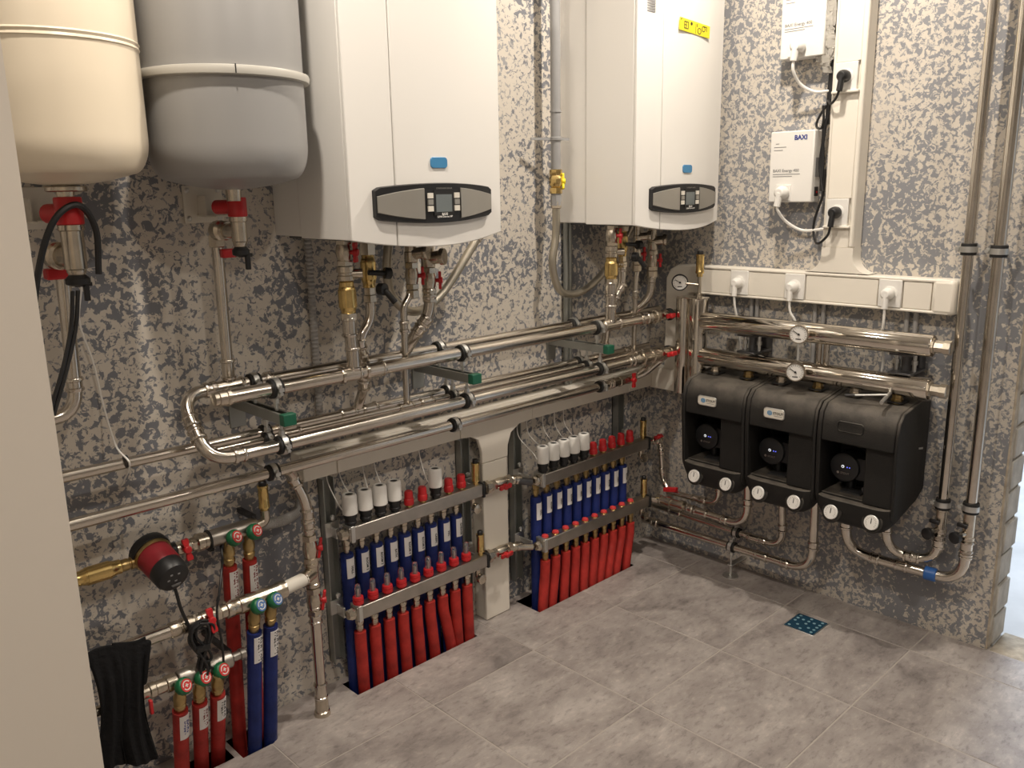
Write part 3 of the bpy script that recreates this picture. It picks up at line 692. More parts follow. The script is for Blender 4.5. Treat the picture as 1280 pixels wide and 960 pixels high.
part('base', B().box(-.050, 0, VB, VA, 1.168, 2.6), 'ivory', t2, bev=.004)
part('side_lip', B().box(-.062, -.044, VB, VB+.018, 1.25, 2.6), 'ivory', t2, bev=.005)
part('side_lip', B().box(-.062, -.044, VA-.010, VA, 1.25, 2.6), 'ivory', t2, bev=.004)
for a, c in ((1.25, 1.318), (1.406, 1.735), (1.823, 2.6)):
    part('cover', B().box(-.0595, -.045, VB+.017, VA-.009, a, c), 'ivory', t2, bev=.002)
FA, FB = VA+.0006, VB-.0006
n = 6; poly = [(FA, 1.25)]+[(FA+.055-.055*math.cos(k/n*PI/2), 1.168+.055-.055*math.sin(k/n*PI/2)) for k in range(n+1)]+[(FB-.055+.055*math.sin(k/n*PI/2), 1.168+.055-.055*math.cos(k/n*PI/2)) for k in range(n+1)]+[(FB, 1.25)]
part('foot_fillet', B().prism(poly, (0, 0, 0), Y, Z, (-.0615, 0, 0)), 'ivory', t2)
for z in (1.362, 1.779):
    socket(t2, -.783, z)
    part('socket_lip', B().box(-.074, -.058, -.83, -.742, z-.05, z-.042), 'ivory', t2, bev=.002)
def plug(label, y, z, m, wire, x=-.066, r=.0185, wr=.0042, dr=None):
    p = thing('power_plug', label, 'plug', (x, y, z)); d = V(dr or (-.35, 0, -1)).normalized()
    c = V((x-.026, y, z))
    part('body', B().lathe((x-.002, y, z), -X, [(0, r), (.012, r*1.05), (.026, r*.92), (.033, r*.6)], 18).tube([c, c+d*.02, c+d*.046], r*.52, 12), m, p, bev=.001)
    part('cord', B().tube(catmull([tuple(c+d*.042)]+wire, 8), wr, 8), m, p); return p
plug('white plug and lead in the left socket of the trunking', SOCK[0], 1.113, 'white', [(-.09, -.440, 1.03), (-.075, -.443, .98), (-.05, -.446, .87), (-.05, -.45, .80)], dr=(-.05, 0, -1))
plug('white plug and lead in the middle socket of the trunking', SOCK[1], 1.113, 'white', [(-.092, -.655, 1.03), (-.08, -.672, .99), (-.06, -.675, .90), (-.06, -.675, .82)], dr=(-.05, 0, -1))
plug('white plug and lead in the right socket of the trunking', SOCK[2], 1.113, 'white', [(-.092, -.972, 1.03), (-.08, -.966, .98), (-.05, -.963, .90), (-.05, -.96, .82)], dr=(-.05, 0, -1))
plug('black plug in the lower socket of the vertical trunking', -.783, 1.362, 'black', [(-.092, -.770, 1.29), (-.08, -.735, 1.262), (-.04, -.700, 1.275), (-.03, -.69, 1.33), (-.03, -.715, 1.42), (-.035, -.72, 1.50)], dr=(-.1, .08, -1))
plug('black plug in the upper socket of the vertical trunking', -.783, 1.779, 'black', [(-.09, -.768, 1.715), (-.075, -.745, 1.70), (-.035, -.715, 1.71), (-.03, -.72, 1.64)], dr=(-.1, .08, -1))
def pair(label, y, z0, z1, dy=.022):
    p = thing('grey_cables', label, 'cable', (-.012, y, z0))
    for k in (0, 1): part('cable', B().tube([(-.012, y-k*dy, z1), (-.012, y-k*dy-.001, z0)], .0075, 10), 'conduit', p)
pair('pair of grey cables from the trunking behind the manifold, left', -.462, .70, HB0+.005); pair('pair of grey cables from the trunking behind the manifold, middle', -.705, .70, HB0+.005, .03); pair('pair of grey cables from the trunking behind the manifold, right', -1.012, .70, HB0+.005, .027)
# ---- stabiliser boxes
def ups(label, y0, y1, z0, z1, logo, side):
    t = thing('stabiliser_box', label, 'electrical box', (0, (y0+y1)/2, z0)); x = -.060
    part('case', B().box(x, -.004, y0, y1, z0, z1), 'white', t, bev=.004)
    yl = y1-.014
    def tx(s, y, z, sz, m='print', bold=0): text('lettering', s, m, t, (x-.0002, y, z), -Y, Z, sz, 'LEFT', bold=bold)
    if logo: tx('BAXI', y1-.086, z1-.023, .021, 'printblue', .0008)
    tx('BAXI Energy 400', yl, z0+.104, .0135, 'printgrey', .0002)
    b = B()
    def ln(y, z, L, h=.0011): b.box(x-.0006, x, y-L, y, z-h, z+h)
    ln(yl, z0+.0925, .098); ln(yl, z0+.0855, .07)
    ln(yl-.006, z1-.040, .012); ln(yl, z1-.051, .044); ln(yl, z1-.061, .032)
    part('small_print', b, 'printgrey', t)
    s = part('socket_plate', B().box(x-.003, x+.002, y1-.083, y1-.030, z0+.006, z0+.058), 'white', t, bev=.001)
    part('side_grille', B().box(-.045, -.012, y0-.001, y0+.002, z1-.150, z1-.088), 'printgrey', t); part('switch', B().box(-.042, -.022, y0-.004, y0+.001, z0+.02, z0+.05), 'black', t)
    if side: part('switch_light', B().box(-.036, -.028, y0-.005, y0-.003, z0+.03, z0+.036), 'red', t)
    return t
ups('white voltage stabiliser box beside the lower black plug', -.690, -.533, 1.394, 1.626, 1, 1)
ups('upper white voltage stabiliser box at the top of the frame', -.702, -.550, 1.852, 2.085, 1, 0)
plug('white plug in the lower stabiliser box with its lead looping right', -.592, 1.426, 'white', [(-.09, -.590, 1.365), (-.06, -.605, 1.33), (-.04, -.65, 1.302), (-.03, -.70, 1.303), (-.02, -.745, 1.312)], x=-.064, r=.022, wr=.0052, dr=(-.05, .15, -1))
plug('white plug in the upper stabiliser box with its lead looping right', -.622, 1.886, 'white', [(-.09, -.618, 1.81), (-.06, -.63, 1.77), (-.04, -.67, 1.745), (-.03, -.72, 1.745), (-.02, -.745, 1.752)], x=-.064, r=.022, wr=.0052, dr=(-.05, .1, -1))
t = thing('black_cable_bundle', 'bundle of black cables hanging between the boxes and vertical trunking', 'cable', (-.03, -.72, 1.6))
for k in range(5):
    a = random.uniform(-.008, .008); part('cable', B().tube(catmull([(-.03-a, -.722+a, 2.2), (-.035+a, -.722-a*.6, 1.95), (-.034, -.721+a, 1.80), (-.032+a, -.716+a*1.2, 1.68), (-.034, -.708-a, 1.60+k*.01), (-.03, -.705+a*1.5, 1.52), (-.034, -.712-a, 1.43)], 8), .0042, 7), 'black', t)
part('cable_loop', B().tube(catmull([(-.034, -.71, 1.70), (-.04, -.688, 1.66), (-.04, -.684, 1.635), (-.04, -.70, 1.63), (-.038, -.705, 1.66), (-.036, -.70, 1.70)], 8), .004, 7), 'black', t)
b = B()
for k in range(6):
    pts = [(-.045-random.uniform(0, .02), -.712+random.uniform(-.012, .016), 2.15-k*.06), (-.05, -.718+random.uniform(-.012, .02), 2.05-k*.05), (-.05, -.705+random.uniform(-.014, .022), 1.95-k*.03), (-.045, -.70+random.uniform(-.01, .018), 1.86-k*.012)]
    P = catmull(pts, 5)
    for p, q in zip(P, P[1:]):
        i = len(b.v); s = V((random.uniform(-.006, .006), .012, 0)); b.v += [p-s, p+s, q+s, q-s, p-s+X*.0006, p+s+X*.0006, q+s+X*.0006, q-s+X*.0006]
        b.f += [[i, i+1, i+2, i+3], [i+7, i+6, i+5, i+4], [i, i+4, i+5, i+1], [i+2, i+6, i+7, i+3], [i+1, i+5, i+6, i+2], [i, i+3, i+7, i+4]]
part('plastic_wrap', b, 'poly', t)

# ================================================================== floor heating manifolds
ORD = ['first', 'second', 'third', 'fourth', 'fifth', 'sixth', 'seventh', 'eighth', 'ninth', 'tenth']
def manifold(label, xs, x0, x1, yu, yl, zu, zl, ybl, acts, caps, meters, yfr, railx, ztop, hoses_label, words, bot):
    """xs port positions; yu / yl centre lines of the two bars; zu / zl bar centre heights"""
    t = thing('heating_manifold', label, 'manifold', ((x0+x1)/2, 0, zl)); hh, dd = .021, .019
    for y, z, nm in ((yu, zu, 'upper_bar'), (yl, zl, 'lower_bar')):
        bar = part(nm, B().box(x0, x1, y-dd, y+dd, z-hh, z+hh), 'bar', t, bev=.003)
        part('end_plug', B().lathe((x0-.022, y, z), X, [(0, .012), (.001, .014), (.006, .016), (.009, .018), (.022, .018)], 8), 'nickel', bar)
        part('bar_clip', B().box(x0+.004, x0+.018, y-dd-.004, y+dd+.004, z-hh-.004, z+hh+.004), 'zinc', bar, bev=.002)
        part('bar_clip', B().box(x1-.014, x1-.004, y-dd-.004, y+dd+.004, z-hh-.004, z+hh+.004), 'rubber', bar, bev=.002)
        part('drain_plug', B().cyl((x1-.045, y-.005, z-hh-.002), (x1-.045, y-.005, z-hh-.028), .009, 10).lathe((x1-.045, y-dd-.012, z-hh-.032), Y, [(0, .008), (.002, .016), (.016, .016), (.018, .012)], 14), 'nickel', bar)
        airvent(t, x1-.026, y, z+hh, z+hh+.085, .0135)
    for k, rx in enumerate(railx):
        r = part('mounting_rail', B().box(rx-.019, rx-.016, -.030, 0, .075, ztop).box(rx+.016, rx+.019, -.030, 0, .075, ztop).box(rx-.019, rx+.019, -.004, 0, .075, ztop), 'strut', t)
        for y, z in ((yu, zu), (yl, zl)):
            part('rail_arm', B().box(rx-.003, rx+.003, y+dd, -.02, z-.016, z+.016).box(rx-.022, rx+.022, -.034, -.028, z-.014, z+.03), 'zinc', r, bev=.001)
            part('rail_bolt', B().lathe((rx, -.046, z+.045), Y, [(0, .005), (.002, .009), (.009, .009), (.011, .005)], 6), 'zinc', r)
    for i, x in enumerate(xs):
        zt = zu+hh
        if i in acts:
            a = part('actuator', B().lathe((x, yu, zt+.036), Z, [(0, .0205), (.002, .0225), (.052, .0215), (.058, .0200), (.060, .0180), (.060, .0115), (.054, .0110)], 20), 'white', t)
            part('actuator_base', B().lathe((x, yu, zt), Z, [(0, .013), (.006, .013), (.007, .0178), (.013, .0178), (.014, .0165), (.024, .0165), (.025, .0195), (.036, .0195)], 16), 'black', a)
            part('actuator_socket', B().lathe((x, yu, zt+.0925), Z, [(0, .0115), (.002, .0115)], 14), 'black', a)
            wx = random.uniform(-.02, .02)
            part('actuator_wire', B().tube(catmull([(x-.021, yu+.006, zt+.05), (x-.027+wx*.3, yu+.02, zt+.075), (x-.03+wx, -.03, zt+.12), (x-.032+wx*1.2, -.022, .672)], 7), .0017, 6), 'white', a)
        if i in caps:
            a = part('valve_cap', B().lathe((x, yu, zt+.006), Z, [(0, .0150), (.002, .0160), (.018, .0155), (.020, .0138), (.038, .0134), (.043, .011)], 14), 'red', t)
            part('valve_seat', B().lathe((x, yu, zt), Z, [(0, .011), (.007, .011)], 8), 'brass', a)
        zl1 = zl+hh
        if meters:
            a = part('flow_meter', B().lathe((x, yl, zl1), Z, [(0, .012), (.004, .012), (.005, .0165), (.014, .0165), (.015, .0145), (.017, .0145), (.018, .0165), (.026, .0155), (.027, .012)], 16), 'red', t)
            g = part('sight_glass', B().lathe((x, yl, zl1+.026), Z, [(0, .0095), (.030, .0088), (.036, .0075), (.038, .005)], 14), 'glass', a)
            part('scale_rod', B().cyl((x, yl, zl1+.026), (x, yl, zl1+.052), .003, 8), 'bar', a)
        else:
            a = part('valve_dome', B().lathe((x, yl, zl1+.002), Z, [(0, .0125), (.004, .0125), (.008, .0105), (.010, .006)], 14), 'knobred', t)
            part('dome_seat', B().lathe((x, yl, zl1), Z, [(0, .0145), (.003, .0140)], 14), 'brass', a)
        # blue hose from the upper bar
        top = zu-hh-.055; yb = ybl
        h = thing('blue_hose', 'blue insulated pipe with white label, %s from left %s' % (ORD[i], hoses_label), 'pipe', (x, yb, -.05), 'blue insulated pipes '+hoses_label)
        part('foam_sleeve', B().lathe((x, yb, -.05), Z, [(0, .0190), (.2, .0195), (top+.045, .0196), (top+.05, .0188)], 16), 'bluefoam', h)
        cm = 'nickel' if meters else 'oldbrass'
        part('coupling', B().lathe((x, yb, top-.004), Z, [(0, .008), (.016, .0085), (.017, .0115), (.030, .012), (.031, .0105), (.034, .0105), (.035, .013), (.044, .014), (.055+.004, .011)], 6 if not meters else 10), cm, h)
        lz = top-.008-(.0 if i else .012); lh = .062
        if meters and i == 0: lz = top-.01; 
        a0, a1 = math.radians(-128), math.radians(-38)
        l = part('paper_label', B().arc(x, yb, lz-lh, lz, .0198, a0, a1), 'label', h)
        if words: text('lettering', words[i % len(words)], 'print', l, (x+.003, yb-.0213, lz-lh*.58), -Z, X, (.0105 if len(words[i % len(words)]) < 7 else .0095) if meters else .009, bold=.0003)
        # red hose from the lower bar
        zt = zl-hh
        x2, y2 = bot[i]; r = .0178
        h = thing('red_hose', 'red insulated pipe going into the floor, %s from left %s' % (ORD[i], hoses_label), 'pipe', (x, yl, -.05), 'red insulated pipes '+hoses_label)
        ztop2 = zt-.044
        P = catmull([(x, yl, ztop2), (x+(x2-x)*.08, yl+(y2-yl)*.05, ztop2-.05), (x+(x2-x)*.45, yl+(y2-yl)*.4, ztop2*.45), (x2, y2, .0), (x2+(x2-x)*.15, y2, -.045)], 5)
        part('foam_sleeve', B().tube(P, r, 16), 'redfoam', h)
        part('coupling', B().lathe((x, yl, ztop2-.004), Z, [(0, .009), (.012, .0095), (.014, .0115), (.026, .012), (.027, .0105), (.031, .0105), (.032, .013), (.040, .0135), (.044, .011)], 10), cm, h)
    return t
xs1 = [-1.512+.0526*i for i in range(9)]
bot1 = [(-1.512+.004, -.087), (-1.459+.004, -.086), (-1.407+.006, -.085), (-1.354+.008, -.086), (-1.302+.012, -.084), (-1.249+.014, -.088), (-1.196+.028, -.088), (-1.144+.008, -.089), (-1.091+.002, -.090)]
manifold('steel floor heating manifold with nine loops and flow meters, left of the ivory duct leg', xs1, -1.530, -1.002, -.076, -.090, .494, .250, -.044, (0, 1, 2, 3, 6), (4, 5, 7, 8), True, -.1, (-1.548, -1.030), .655, 'under the left manifold', ['HALL', 'ROOM 2', 'ROOM 3', 'BATH', 'ROOM 4', 'ROOM 5', 'CABIN', 'WC', 'GARAGE'], bot1)
xs2 = [-.745+.0538*i for i in range(10)]
bot2 = [(-.772, -.128), (-.724, -.128), (-.664, -.130), (-.610, -.131), (-.561, -.134), (-.507, -.130), (-.462, -.130), (-.416, -.132), (-.364, -.130), (-.296, -.126)]
manifold('steel floor heating manifold with ten loops and red domes, right of the ivory duct leg', xs2, -.772, -.150, -.108, -.116, .470, .231, -.072, (0, 1, 2, 3, 4), (5, 6, 7, 8, 9), False, -.12, (-.790, -.218), .66, 'under the right manifold', ['HALL', 'ROOM'], bot2)
for zu, za, z2, nm in ((.494, .494, .470, 'upper'), (.250, .250, .231, 'lower')):
    yy = -.082
    t = thing('manifold_link', 'short steel pipe with red butterfly valve joining the %s bars of both manifolds' % nm, 'pipe', (-1.0, yy, zu))
    part('tube', B().tube([(-1.0, yy, zu), (-.87, yy-.004, zu-.004), (-.80, -.105, z2)], .0125, 12), 'darksteel' if nm == 'upper' else 'nickel', t)
    part('union', B().lathe((-.998, yy, zu), X, [(0, .017), (.003, .024), (.016, .024), (.018, .018), (.03, .018)], 8), 'nickel', t)
    valve(t, (-.925, yy, zu-.001), X, .0175, (0, -1, -.25), X, .09, .052, off=.028)
    sleeve(t, (-.878, yy, zu-.003), (-.835, yy-.006, zu-.010), .0165)

# ================================================================== chrome manifold on the right wall
t = thing('chrome_manifold', 'polished steel boiler manifold of two tubes and an upright separator in the corner', 'manifold', (-.15, -.33, .72))
cx, cy = -.150, -.328
part('separator', B().lathe((cx, cy, .70), Z, [(0, .030), (.004, .034), (.352, .034), (.358, .031), (.36, .01)], 28), 'polish', t)
part('rear_tube', B().lathe((cx-.004, cy+.062, .70), Z, [(0, .027), (.004, .028), (.35, .028), (.358, .026)], 24), 'polish', t)
part('top_plate', B().box(cx-.032, cx+.024, cy-.030, cy+.075, 1.056, 1.061), 'polish', t, bev=.002)
Z1, Z2, XT = .977, .846, -.150
for z, nm in ((Z1, 'upper_tube'), (Z2, 'lower_tube')):
    y1 = -1.148
    p = part(nm, B().lathe((XT, cy-.02, z), -Y, [(0, .030), (.006, .0335), (-y1+cy-.02-.004, .0335), (-y1+cy-.02, .031)], 28), 'polish', t)
    part('end_nipple', B().lathe((XT, y1, z), -Y, [(0, .024), (.004, .024), (.006, .019), (.030, .018), (.031, .022), (.05, .022), (.052, .016)], 8), 'nickel', p)
    part('stub', B().lathe((XT-.004, -.752, z), -X, [(0, .02), (.035, .018), (.036, .013), (.05, .012)], 14), 'steel', p)
for dy in (0, .026): part('bridge_tube', B().cyl((XT+.02, -.815-dy+.03, Z2+.02), (XT+.02, -.815-dy+.03, Z1-.02), .010, 14), 'polish', t)
gauge(t, (-.232, -.762, .982), (-.96, -.28, .0), .031, ang=-1.0, stem=.05)
gauge(t, (-.232, -.758, .857), (-.96, -.28, .0), .031, ang=-1.0, stem=.05)
part('vent_pipe', B().cyl((cx, cy, 1.06), (cx, cy, 1.15), .007, 10).lathe((cx, cy, 1.062), Z, [(0, .012), (.012, .012), (.014, .009)], 6).cyl((cx, cy, 1.105), (cx-.02, cy+.045, 1.11), .006, 10), 'nickel', t)
airvent(t, cx, cy, 1.135, 1.228, .0155)
gauge(t, (-.185, -.268, 1.113), (-.80, -.60, .0), .030, ang=-1.05, rim='black', stem=.02, name='pressure_gauge')
for y in (-.525, -1.055):
    c = part('manifold_clamp', B().box(-.045, 0, y-.022, y+.022, .868, .950).box(-.15, -.03, y-.036, y+.036, .876, .884).box(-.15, -.03, y-.036, y+.036, .936, .944).cyl((-.10, y, .88), (-.10, y, .94), .014, 12), 'darksteel', t, bev=.003)
    for z, s in ((Z1, -1), (Z2, 1)):
        for dy in (-.027, .027): part('clamp_bolt', B().lathe((-.105, y+dy, z+s*.032), Z*s, [(0, .006), (.026, .006), (.027, .009), (.034, .009)], 6), 'zinc', c)
for y, z, px, pz in ((cy+.062, ZP2, -.165, ZP2), (cy+.062, ZP3, -.175, ZP3)):
    part('inlet', B().tube([(px, -YP2-.005, pz), (cx-.004, -YP2-.008, pz), (cx-.004, y, pz)], .016, 12, .03), 'nickel', t)
    part('inlet_seal', B().lathe((-.186, -YP2-.004, pz), X, [(0, .018), (.002, .023), (.010, .023), (.012, .018)], 14), 'rubber', t)
# ================================================================== pump groups
PROF = [(.030, .785), (.100, .797), (.232, .778), (.258, .752), (.266, .715), (.268, .655), (.268, .474), (.266, .440), (.256, .405), (.236, .388), (.205, .386), (.085, .440), (.030, .492)]
def clipz(P, z, above):
    out = []
    for (a, b_), (c, d) in zip(P, P[1:]+P[:1]):
        i0, i1 = (b_ >= z) == above, (d >= z) == above
        if i0: out.append((a, b_))
        if i0 != i1: k = (z-b_)/(d-b_); out.append((a+(c-a)*k, z))
    return out
CAVT, CAVB = .660, .474
def pump_group(label, y0, wdt, badge):
    t = thing('pump_group', label, 'pump', (-.15, y0-wdt/2, .39)); y1 = y0-wdt
    def pr(name, poly, ya, yb, m='epp', par=t, bev=.005): return part(name, B().prism(poly, (0, ya, 0), -X, Z, (0, yb-ya, 0)), m, par, bev=bev)
    def loft(name, poly, ya, yb, n):
        b = B(); m = len(poly)
        for i in range(n+1):
            y = ya+(yb-ya)*i/n; e = min(abs(y-y0), abs(y-y1)); q = max(0, 1-e/.055); k = 1-.62*q**2.2
            for d, z in poly:
                if z < CAVB+.01: z = CAVB+.01-(CAVB+.01-z)*k; d = d*(1-.05*q**2)
                b.v.append(V((-d, y, z)))
        for i in range(n):
            for j in range(m): b.f.append([i*m+j, i*m+(j+1) % m, (i+1)*m+(j+1) % m, (i+1)*m+j])
        b.f += [list(range(m))[::-1], [n*m+j for j in range(m)]]
        return part(name, b, 'epp', t, bev=.003)
    loft('left_cheek', PROF, y0, y0-.014, 3); loft('right_cheek', PROF, y1+.010, y1, 3)
    pr('top_cover', clipz(PROF, CAVT, True), y0-.0142, y1+.0102)
    loft('lower_cover', clipz(PROF, CAVB, False), y0-.0142, y1+.0102, 22)
    part('back_block', B().box(-.115, -.030, y1+.0102, y0-.0142, CAVB-.002, CAVT+.002), 'cavity', t)
    yb = y0-wdt*.60
    part('side_block', B().box(-.250, -.112, y1+.0104, yb, CAVB+.001, CAVT-.001), 'epp', t, bev=.004)
    part('cavity_shelf', B().box(-.24, -.112, yb, y0-.0145, CAVB, CAVB+.006), 'epp', t)
    yc = y0-wdt*.5+.0
    if badge:
        bp = part('badge', B().prism(rrect(.076, .036, .010), (-.2665, yc+.02, .716), -Y, Z, (-.004, 0, 0)), 'zinc', t, bev=.001)
        part('badge_face', B().prism(rrect(.070, .030, .008), (-.2700, yc+.02, .716), -Y, Z, (-.0012, 0, 0)), 'offwhite', bp)
        b = B()
        for k in range(7):
            h = .0085*math.sqrt(max(0, 1-((k-3)/3.6)**2)); b.box(-.2718, -.271, yc+.041-k*.0026+.0005, yc+.041-k*.0026+.0022, .717-h, .717+h)
        part('badge_emblem', b, 'badgeblue', bp)
        text('lettering', 'STOUT', 'print', bp, (-.2713, yc+.004, .718), -Y, Z, .0115, bold=.0004)
        part('badge_line', B().box(-.2717, -.271, yc-.010, yc+.020, .7085, .7098), 'printgrey', bp)
    else:
        b = B(); P = rrect(.084, .036, .010); Q = rrect(.078, .030, .008); n = len(P)
        for (a, c), (d, e) in zip(P, Q): b.v += [V((-.266, yc+.02-a, .716+c)), V((-.2685, yc+.02-d*1.02, .716+e*1.04)), V((-.2685, yc+.02-d, .716+e)), V((-.266, yc+.02-d*.98, .716+e*.96))]
        for i in range(n):
            q, s = i*4, (i+1) % n*4
            for k in range(3): b.f.append([q+k, s+k, s+k+1, q+k+1])
        part('empty_badge_rim', b, 'epp', t)
    # circulator in the cavity
    yp, zp = y0-wdt*.5+.056, .566
    m = part('circulator', B().lathe((-.115, yp, zp), -X, [(0, .040), (.03, .040), (.032, .047), (.09, .048), (.094, .046), (.096, .040)], 32).box(-.20, -.12, yp-.072, yp-.035, zp-.035, zp+.035).cyl((-.15, yp, .478), (-.15, yp, zp-.03), .016, 12), 'black', t)
    f = -.2112
    part('control_dial', B().lathe((f+.001, yp+.004, zp+.003), -X, [(0, .0052), (.0012, .0048)], 14), 'led', m); part('dial_dot', B().lathe((f-.0004, yp+.004, zp+.003), -X, [(0, .0025), (.0012, .0025)], 10), 'print', m)
    for k in range(2): part('pilot_light', B().box(f-.0008, f+.001, yp-.012-k*.008, yp-.009-k*.008, zp+.001, zp+.004), 'ledblue', m)
    text('lettering', 'STOUT', 'bar', m, (f-.0004, yp-.004, zp-.019), -Y, Z, .009)
    part('emblem', B().lathe((f+.0008, yp+.019, zp-.019), -X, [(0, .0045), (.001, .004)], 10), 'bar', m)
    part('pump_valve', B().cyl((-.12, yp-.06, .50), (-.19, yp-.06, .50), .008, 10).box(-.205, -.16, yp-.055, yp+.01, .478, .486), 'darksteel', m)
    # two thermometers in the lower band
    for s in (-1, 1):
        yy = y0-wdt*.5-.004-s*.065
        cu = part('gauge_well', B().lathe((-.262, yy, .428), (-.97, 0, .22), [(0, .031), (.005, .033), (.007, .031), (.007, .0265), (.002, .024)], 24), 'epp', t)
        n = V((-.96, 0, .26)).normalized(); p = V((-.2690, yy, .430))
        part('gauge_rim', B().lathe(p-n*.006, n, [(0, .0235), (.011, .0235), (.012, .022)], 24), 'zinc', cu)
        part('gauge_face', B().lathe(p+n*.0052, n, [(0, .0218), (.0012, .0218)], 24), 'white', cu)
        up = (Z-n*Z.dot(n)).normalized(); u = up.cross(n); b = B()
        b.obox(p+n*.0072+up*.005, up*.008, u*.0011, n*.0004)
        for k in range(13):
            a = math.radians(-130+260*k/12); q = u*math.sin(a)+up*math.cos(a); b.obox(p+n*.0068+q*.0155, q*.0015, n.cross(q)*.0004, n*.0003)
        part('gauge_marks', b, 'print', cu)
        yt = y0-wdt*.5-.002-s*.066
        part('slot_shade', B().prism(rrect(.062, .052, .012), (-.145, yt, .7925), X, Y, (.0, 0, .003)), 'cavity', t)  # flat plate on the cover, shade of an opening put into its colour
        part('union_nut', B().lathe((-.15, yt, .785), Z, [(0, .018), (.018, .018), (.019, .015), (.034, .015)], 6), 'nickel' if s < 0 else 'oldbrass', t)
    return t
PY = [(-.346, .2545), (-.6035, .2545), (-.861, .2545)]
pump_group('black pump group with oval badge nearest the corner', *PY[0], True)
pump_group('black pump group with oval badge in the middle of the three', *PY[1], True)
p3 = pump_group('dusty black pump group without badge at the right end', *PY[2], False)
part('side_clip', B().obox((-.085, -1.1160, .640), (.016, 0, -.003), (0, .001, 0), (0, 0, .003)), 'zinc', p3)
t = thing('hex_key', 'silver T handle hex key lying on the right pump group', 'tool', (-.2, -.98, .80))
a, c = V((-.225, -.925, .8055)), V((-.200, -1.045, .822)); d = (c-a).normalized()
part('shaft', B().cyl(a+d*.03, c, .0035, 8), 'zinc', t); part('tip', B().cyl(a, a+d*.03, .0038, 6), 'darksteel', t)
part('cross_handle', B().cyl(c+V((.085, .008, .012)), c+V((-.055, -.006, -.014)), .006, 10), 'zinc', t)
# ================================================================== pipes under the pump groups
R = .0135
def und(label, pts, r=R, fil=.045, fits=()):
    t = pipe(label, pts, r, fil=fil)
    for p, d, L in fits: fit(t, p, d, r, L)
    return t
t = und('rear thin pipe from the corner into the left port of the first pump group', [(-.085, -.17, .262), (-.08, -.402, .262), (-.10, -.402, .44)], .0115, .06, [((-.08, -.30, .262), Y, .04)])
t = und('short steel drop pipe with two red handles beside the right manifold', [(-.150, -.108, .470), (-.075, -.118, .462), (-.07, -.130, .30), (-.085, -.17, .262)], .0105, .022)
valve(t, (-.092, -.112, .466), (1, -.1, -.1), .013, (-.3, -.6, .7), (1, 0, 0), .055, .05); part('red_handle', B().obox((-.093, -.186, .275), (.010, 0, 0), (0, .030, -.006), (0, 0, .009)), 'red', t, bev=.003); fit(t, (-.072, -.122, .41), Z, .0105, .03)
t = und('front steel pipe curving up into the right port of the first pump group', [(-.145, -.12, .233), (-.115, -.20, .231), (-.115, -.545, .224), (-.13, -.545, .44)], .0140, .085, [((-.115, -.345, .228), Y, .06)])
part('reducing_union', B().lathe((-.125, -.14, .233), (.06, -1, 0), [(0, .014), (.006, .021), (.024, .021), (.026, .018), (.05, .018), (.052, .022), (.07, .022), (.072, .017), (.11, .017), (.112, .021), (.13, .021)], 14), 'nickel', t)
t = und('rear low pipe curving up into the left port of the middle pump group', [(-.06, -.05, .175), (-.06, -.662, .160), (-.10, -.662, .44)], .0130, .07, [((-.06, -.545, .161), Y, .05), ((-.06, -.19, .172), Y, .06)])
t = und('lowest front pipe curving up into the right port of the middle pump group', [(-.10, -.06, .118), (-.10, -.797, .122), (-.115, -.797, .44)], .0145, .09, [((-.10, -.60, .121), Y, .05), ((-.10, -.12, .118), Y, .03)])
clamp('black lined clamp on the rear low pipe below the pump groups', (-.06, -.47, .164), Y, .013, (0, -.47, .164), ear=Z)
clamp('black lined clamp on the lowest pipe standing on a floor foot', (-.10, -.475, .1205), Y, .014, (-.10, -.475, .045), ear=Z)
t = thing('pipe_stand', 'small galvanised foot bracket under the lowest pipe', 'bracket', (-.10, -.48, 0))
part('post', B().lathe((-.10, -.475, 0), Z, [(0, .03), (.004, .03), (.006, .006), (.05, .006)], 14), 'zinc', t); part('arm', B().box(-.11, -.0, -.485, -.465, .044, .050), 'zinc', t, bev=.001)
YA_, YB_ = -1.190, -1.271; XV = -.065
t = und('steel pipe from the third pump group rising as the left of two tall wall pipes', [(-.12, -1.04, .44), (-.10, -1.045, .275), (XV, YA_, .272), (XV, YA_, 2.62)], .0150, .072, [ ((XV, YA_, .345), Z, .05)])
part('tee', B().lathe((XV, YA_, .375), Z, [(0, .0155), (.002, .019), (.010, .019), (.012, .0165), (.07, .0165), (.072, .019), (.08, .019)], 14), 'nickel', t)
def cocks(par, y, z):
    b = B().cyl((XV, y, z), (XV-.03, y+.012, z), .009, 10)
    part('drain_stub', b, 'nickel', par)
    q = part('drain_knob', B().lathe((XV-.025, y+.022, z-.012), (-1, .3, 0), [(0, .012), (.002, .0185), (.016, .0185), (.019, .014)], 16), 'black', par)
    part('drain_lever', B().obox((XV-.022, y+.012, z+.028), (.004, .016, 0), (.006, 0, 0), (0, 0, .006)), 'black', q, bev=.002)
cocks(t, YA_, .385)
t = und('steel pipe with blue tape rising as the right of two tall wall pipes', [(-.12, -.908, .44), (-.10, -.910, .238), (XV, YB_, .229), (XV, YB_, 2.62)], .0165, .085, [((-.081, -1.09, .2335), Y, .04), ((XV, YB_, .345), Z, .05)])
part('blue_tape', B().lathe((-.0757, -1.160, .2318), (.10, -1, -.025), [(0, .0200), (.002, .0218), (.033, .0218), (.035, .0200)], 18), 'tape', t)
part('tee', B().lathe((XV, YB_, .372), Z, [(0, .017), (.002, .021), (.012, .021), (.014, .018), (.09, .018), (.092, .021), (.104, .021)], 14), 'nickel', t)
cocks(t, YB_, .395)
